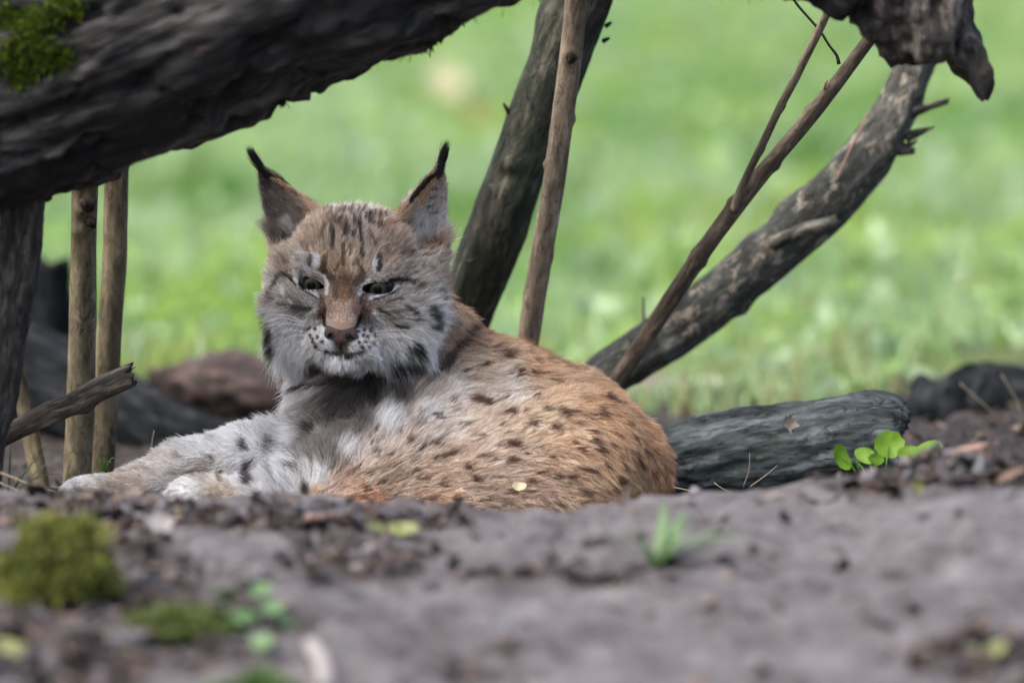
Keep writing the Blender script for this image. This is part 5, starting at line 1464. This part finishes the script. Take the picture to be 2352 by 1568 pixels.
# whiskers
WHK = [[(370, 1110), (280, 1070), (180, 1070)], [(365, 1115), (250, 1085), (165, 1110)], [(370, 1130), (270, 1118), (160, 1135)], [(370, 1165), (260, 1155), (190, 1200)], [(380, 1185), (300, 1195), (240, 1240)], [(385, 1210), (320, 1240), (285, 1290)],
       [(790, 1165), (950, 1155), (1060, 1175), (1115, 1215)], [(800, 1185), (980, 1195), (1080, 1240), (1125, 1285)], [(800, 1200), (960, 1205), (1060, 1270)], [(790, 1235), (870, 1265), (905, 1290)], [(800, 1175), (930, 1180), (1030, 1215)], [(470, 730), (400, 700), (290, 705)], [(790, 730), (830, 660), (890, 635)], [(800, 745), (850, 735), (885, 770)], [(470, 770), (420, 758), (360, 775)]]
for w in WHK:
    g = [Z1(*a) for a in w]
    dep = -9.3 if w[0][1] > 1000 else -7.0
    pp = [L(a[0], a[1], dep + 1.1 * i) for i, a in enumerate(g)]
    c_, r_ = spline(np.array(pp), np.linspace(0.030, 0.012, len(pp)), 0.6)
    hair_obj('whisker', c_[None], r_[None], np.array([[0.88, 0.88, 0.86]]), M['fur'], body)

# eyes
ne = NT('lynx_eye')
eo = ne.attr('axis').outputs['Fac']
ec = ne.ramp(eo, [(0.0, (0.004, 0.004, 0.004)), (0.30, (0.004, 0.004, 0.004)), (0.36, (0.046, 0.044, 0.031)), (0.66, (0.032, 0.030, 0.021)), (0.80, (0.006, 0.005, 0.005)), (1.0, (0.01, 0.008, 0.008))])
ne.set(Base_Color=ec, Roughness=0.15, Specular_IOR_Level=0.15)
npu = NT('pupil')
npu.set(Base_Color=npu.mix(npu.noise(npu.node('ShaderNodeTexCoord').outputs['Object'], 500, 2), (0.002, 0.002, 0.002), (0.004, 0.004, 0.004)), Roughness=0.1, Specular_IOR_Level=0.2)
for s in (-1, 1):
    u, v = np.meshgrid(np.arange(32) * 2 * math.pi / 32, np.linspace(0.02, math.pi - 0.02, 24))
    d = np.stack([np.sin(v) * np.cos(u), -np.cos(v), np.sin(v) * np.sin(u)], -1).reshape(-1, 3)
    i = np.arange(23)[:, None] * 32; j = np.arange(32)[None]
    F = np.stack([i + j, i + 32 + j, i + 32 + (j + 1) % 32, i + (j + 1) % 32], -1).reshape(-1, 4)
    ang = np.arccos(np.clip(d @ np.array([0.06, -0.985, -0.16]) / 1.0, -1, 1))
    eye = mesh_obj('eye', hw(EYE[s] + np.array([0, 0.35, 0]) + d * 1.78) / 100.0, F, ne.m, lynx, attrs={'axis': ('FLOAT', np.clip(ang / 0.8, 0, 1))})
    g_ = np.array([0.06, -0.985, -0.16]); e1 = np.cross(g_, [0, 0, 1.0]); e1 /= np.linalg.norm(e1); e2 = np.cross(g_, e1)
    pv = [g_ * 1.795] + [(g_ * math.cos(a) + (e1 * math.cos(b) + e2 * math.sin(b)) * math.sin(a)) * (1.795 if a < .25 else 1.784) for a in (0.15, 0.30) for b in np.arange(16) * math.pi / 8]
    pf = [(0, 1 + k, 1 + (k + 1) % 16) for k in range(16)] + [(1 + k, 17 + k, 17 + (k + 1) % 16, 1 + (k + 1) % 16) for k in range(16)]
    mesh_obj('pupil', hw(EYE[s] + np.array([0, 0.35, 0]) + np.array(pv)) / 100.0, pf, npu.m, eye)

# nose leather
def nose_sdf(q):
    m = np.stack([np.abs(q[..., 0]), q[..., 1], q[..., 2]], -1)
    d = d_ell(q, (0, -9.9, -4.5), (1.8, 1.05, 0.95))
    d = smin(d, d_ell(q, (0, -10.0, -5.3), (0.85, 0.85, 0.85)), 0.7)
    d = smin(d, d_ell(m, (1.2, -9.75, -5.0), (0.78, 0.8, 0.65)), 0.4)
    d = smax(d, -d_ell(m, (1.08, -10.6, -5.2), (0.40, 0.6, 0.27), rot('Y', 25)), 0.2)
    d = smax(d, -d_cone(q, (0, -11.0, -4.6), (0, -11.0, -6.4), 0.16, 0.16), 0.15)
    return d
gs = 0.11
x_, y_, z_ = np.arange(-2.5, 2.5, gs), np.arange(-11.4, -8.4, gs), np.arange(-6.6, -3.3, gs)
NVv, NF = surface_nets(nose_sdf(np.stack(np.meshgrid(x_, y_, z_, indexing='ij'), -1)), x_, y_, z_)
nn_ = NT('nose_leather')
gco = nn_.node('ShaderNodeTexCoord').outputs['Object']
ns_ = nn_.noise(gco, 900, 3)
inn = nn_.attr('hole').outputs['Fac']
nn_.bump(ns_, 0.35, 0.0008)
nn_.set(Base_Color=nn_.mix(inn, nn_.mix(ns_, (0.060, 0.034, 0.030), (0.095, 0.056, 0.049)), (0.012, 0.008, 0.008)), Roughness=0.55, Specular_IOR_Level=0.35)
mm = np.stack([np.abs(NVv[:, 0]), NVv[:, 1], NVv[:, 2]], -1)
hole = (d_ell(mm, (1.08, -10.5, -5.2), (0.50, 0.75, 0.36), rot('Y', 25)) < 0.0).astype(float)
hole = np.maximum(hole, sstep(-5.6, -6.1, NVv[:, 2]) * 0.8)
NVv[:, 0] += 0.11 * np.maximum(0, -NVv[:, 1] - 4.5)
mesh_obj('nose', hw(NVv) / 100.0, NF, nn_.m, lynx, attrs={'hole': ('FLOAT', hole)})

# a small pale seed leaf resting on the flank
sd = put_leaf('seed_scale', P(1192, 1117, -0.162), 0.0085, eul(60, 0, 5), M['pale_leaf'], oval, None, 0.5, 77)
tag(sd, 'tiny cream coloured leaf scrap resting on the fur of the lynx', 'leaf')
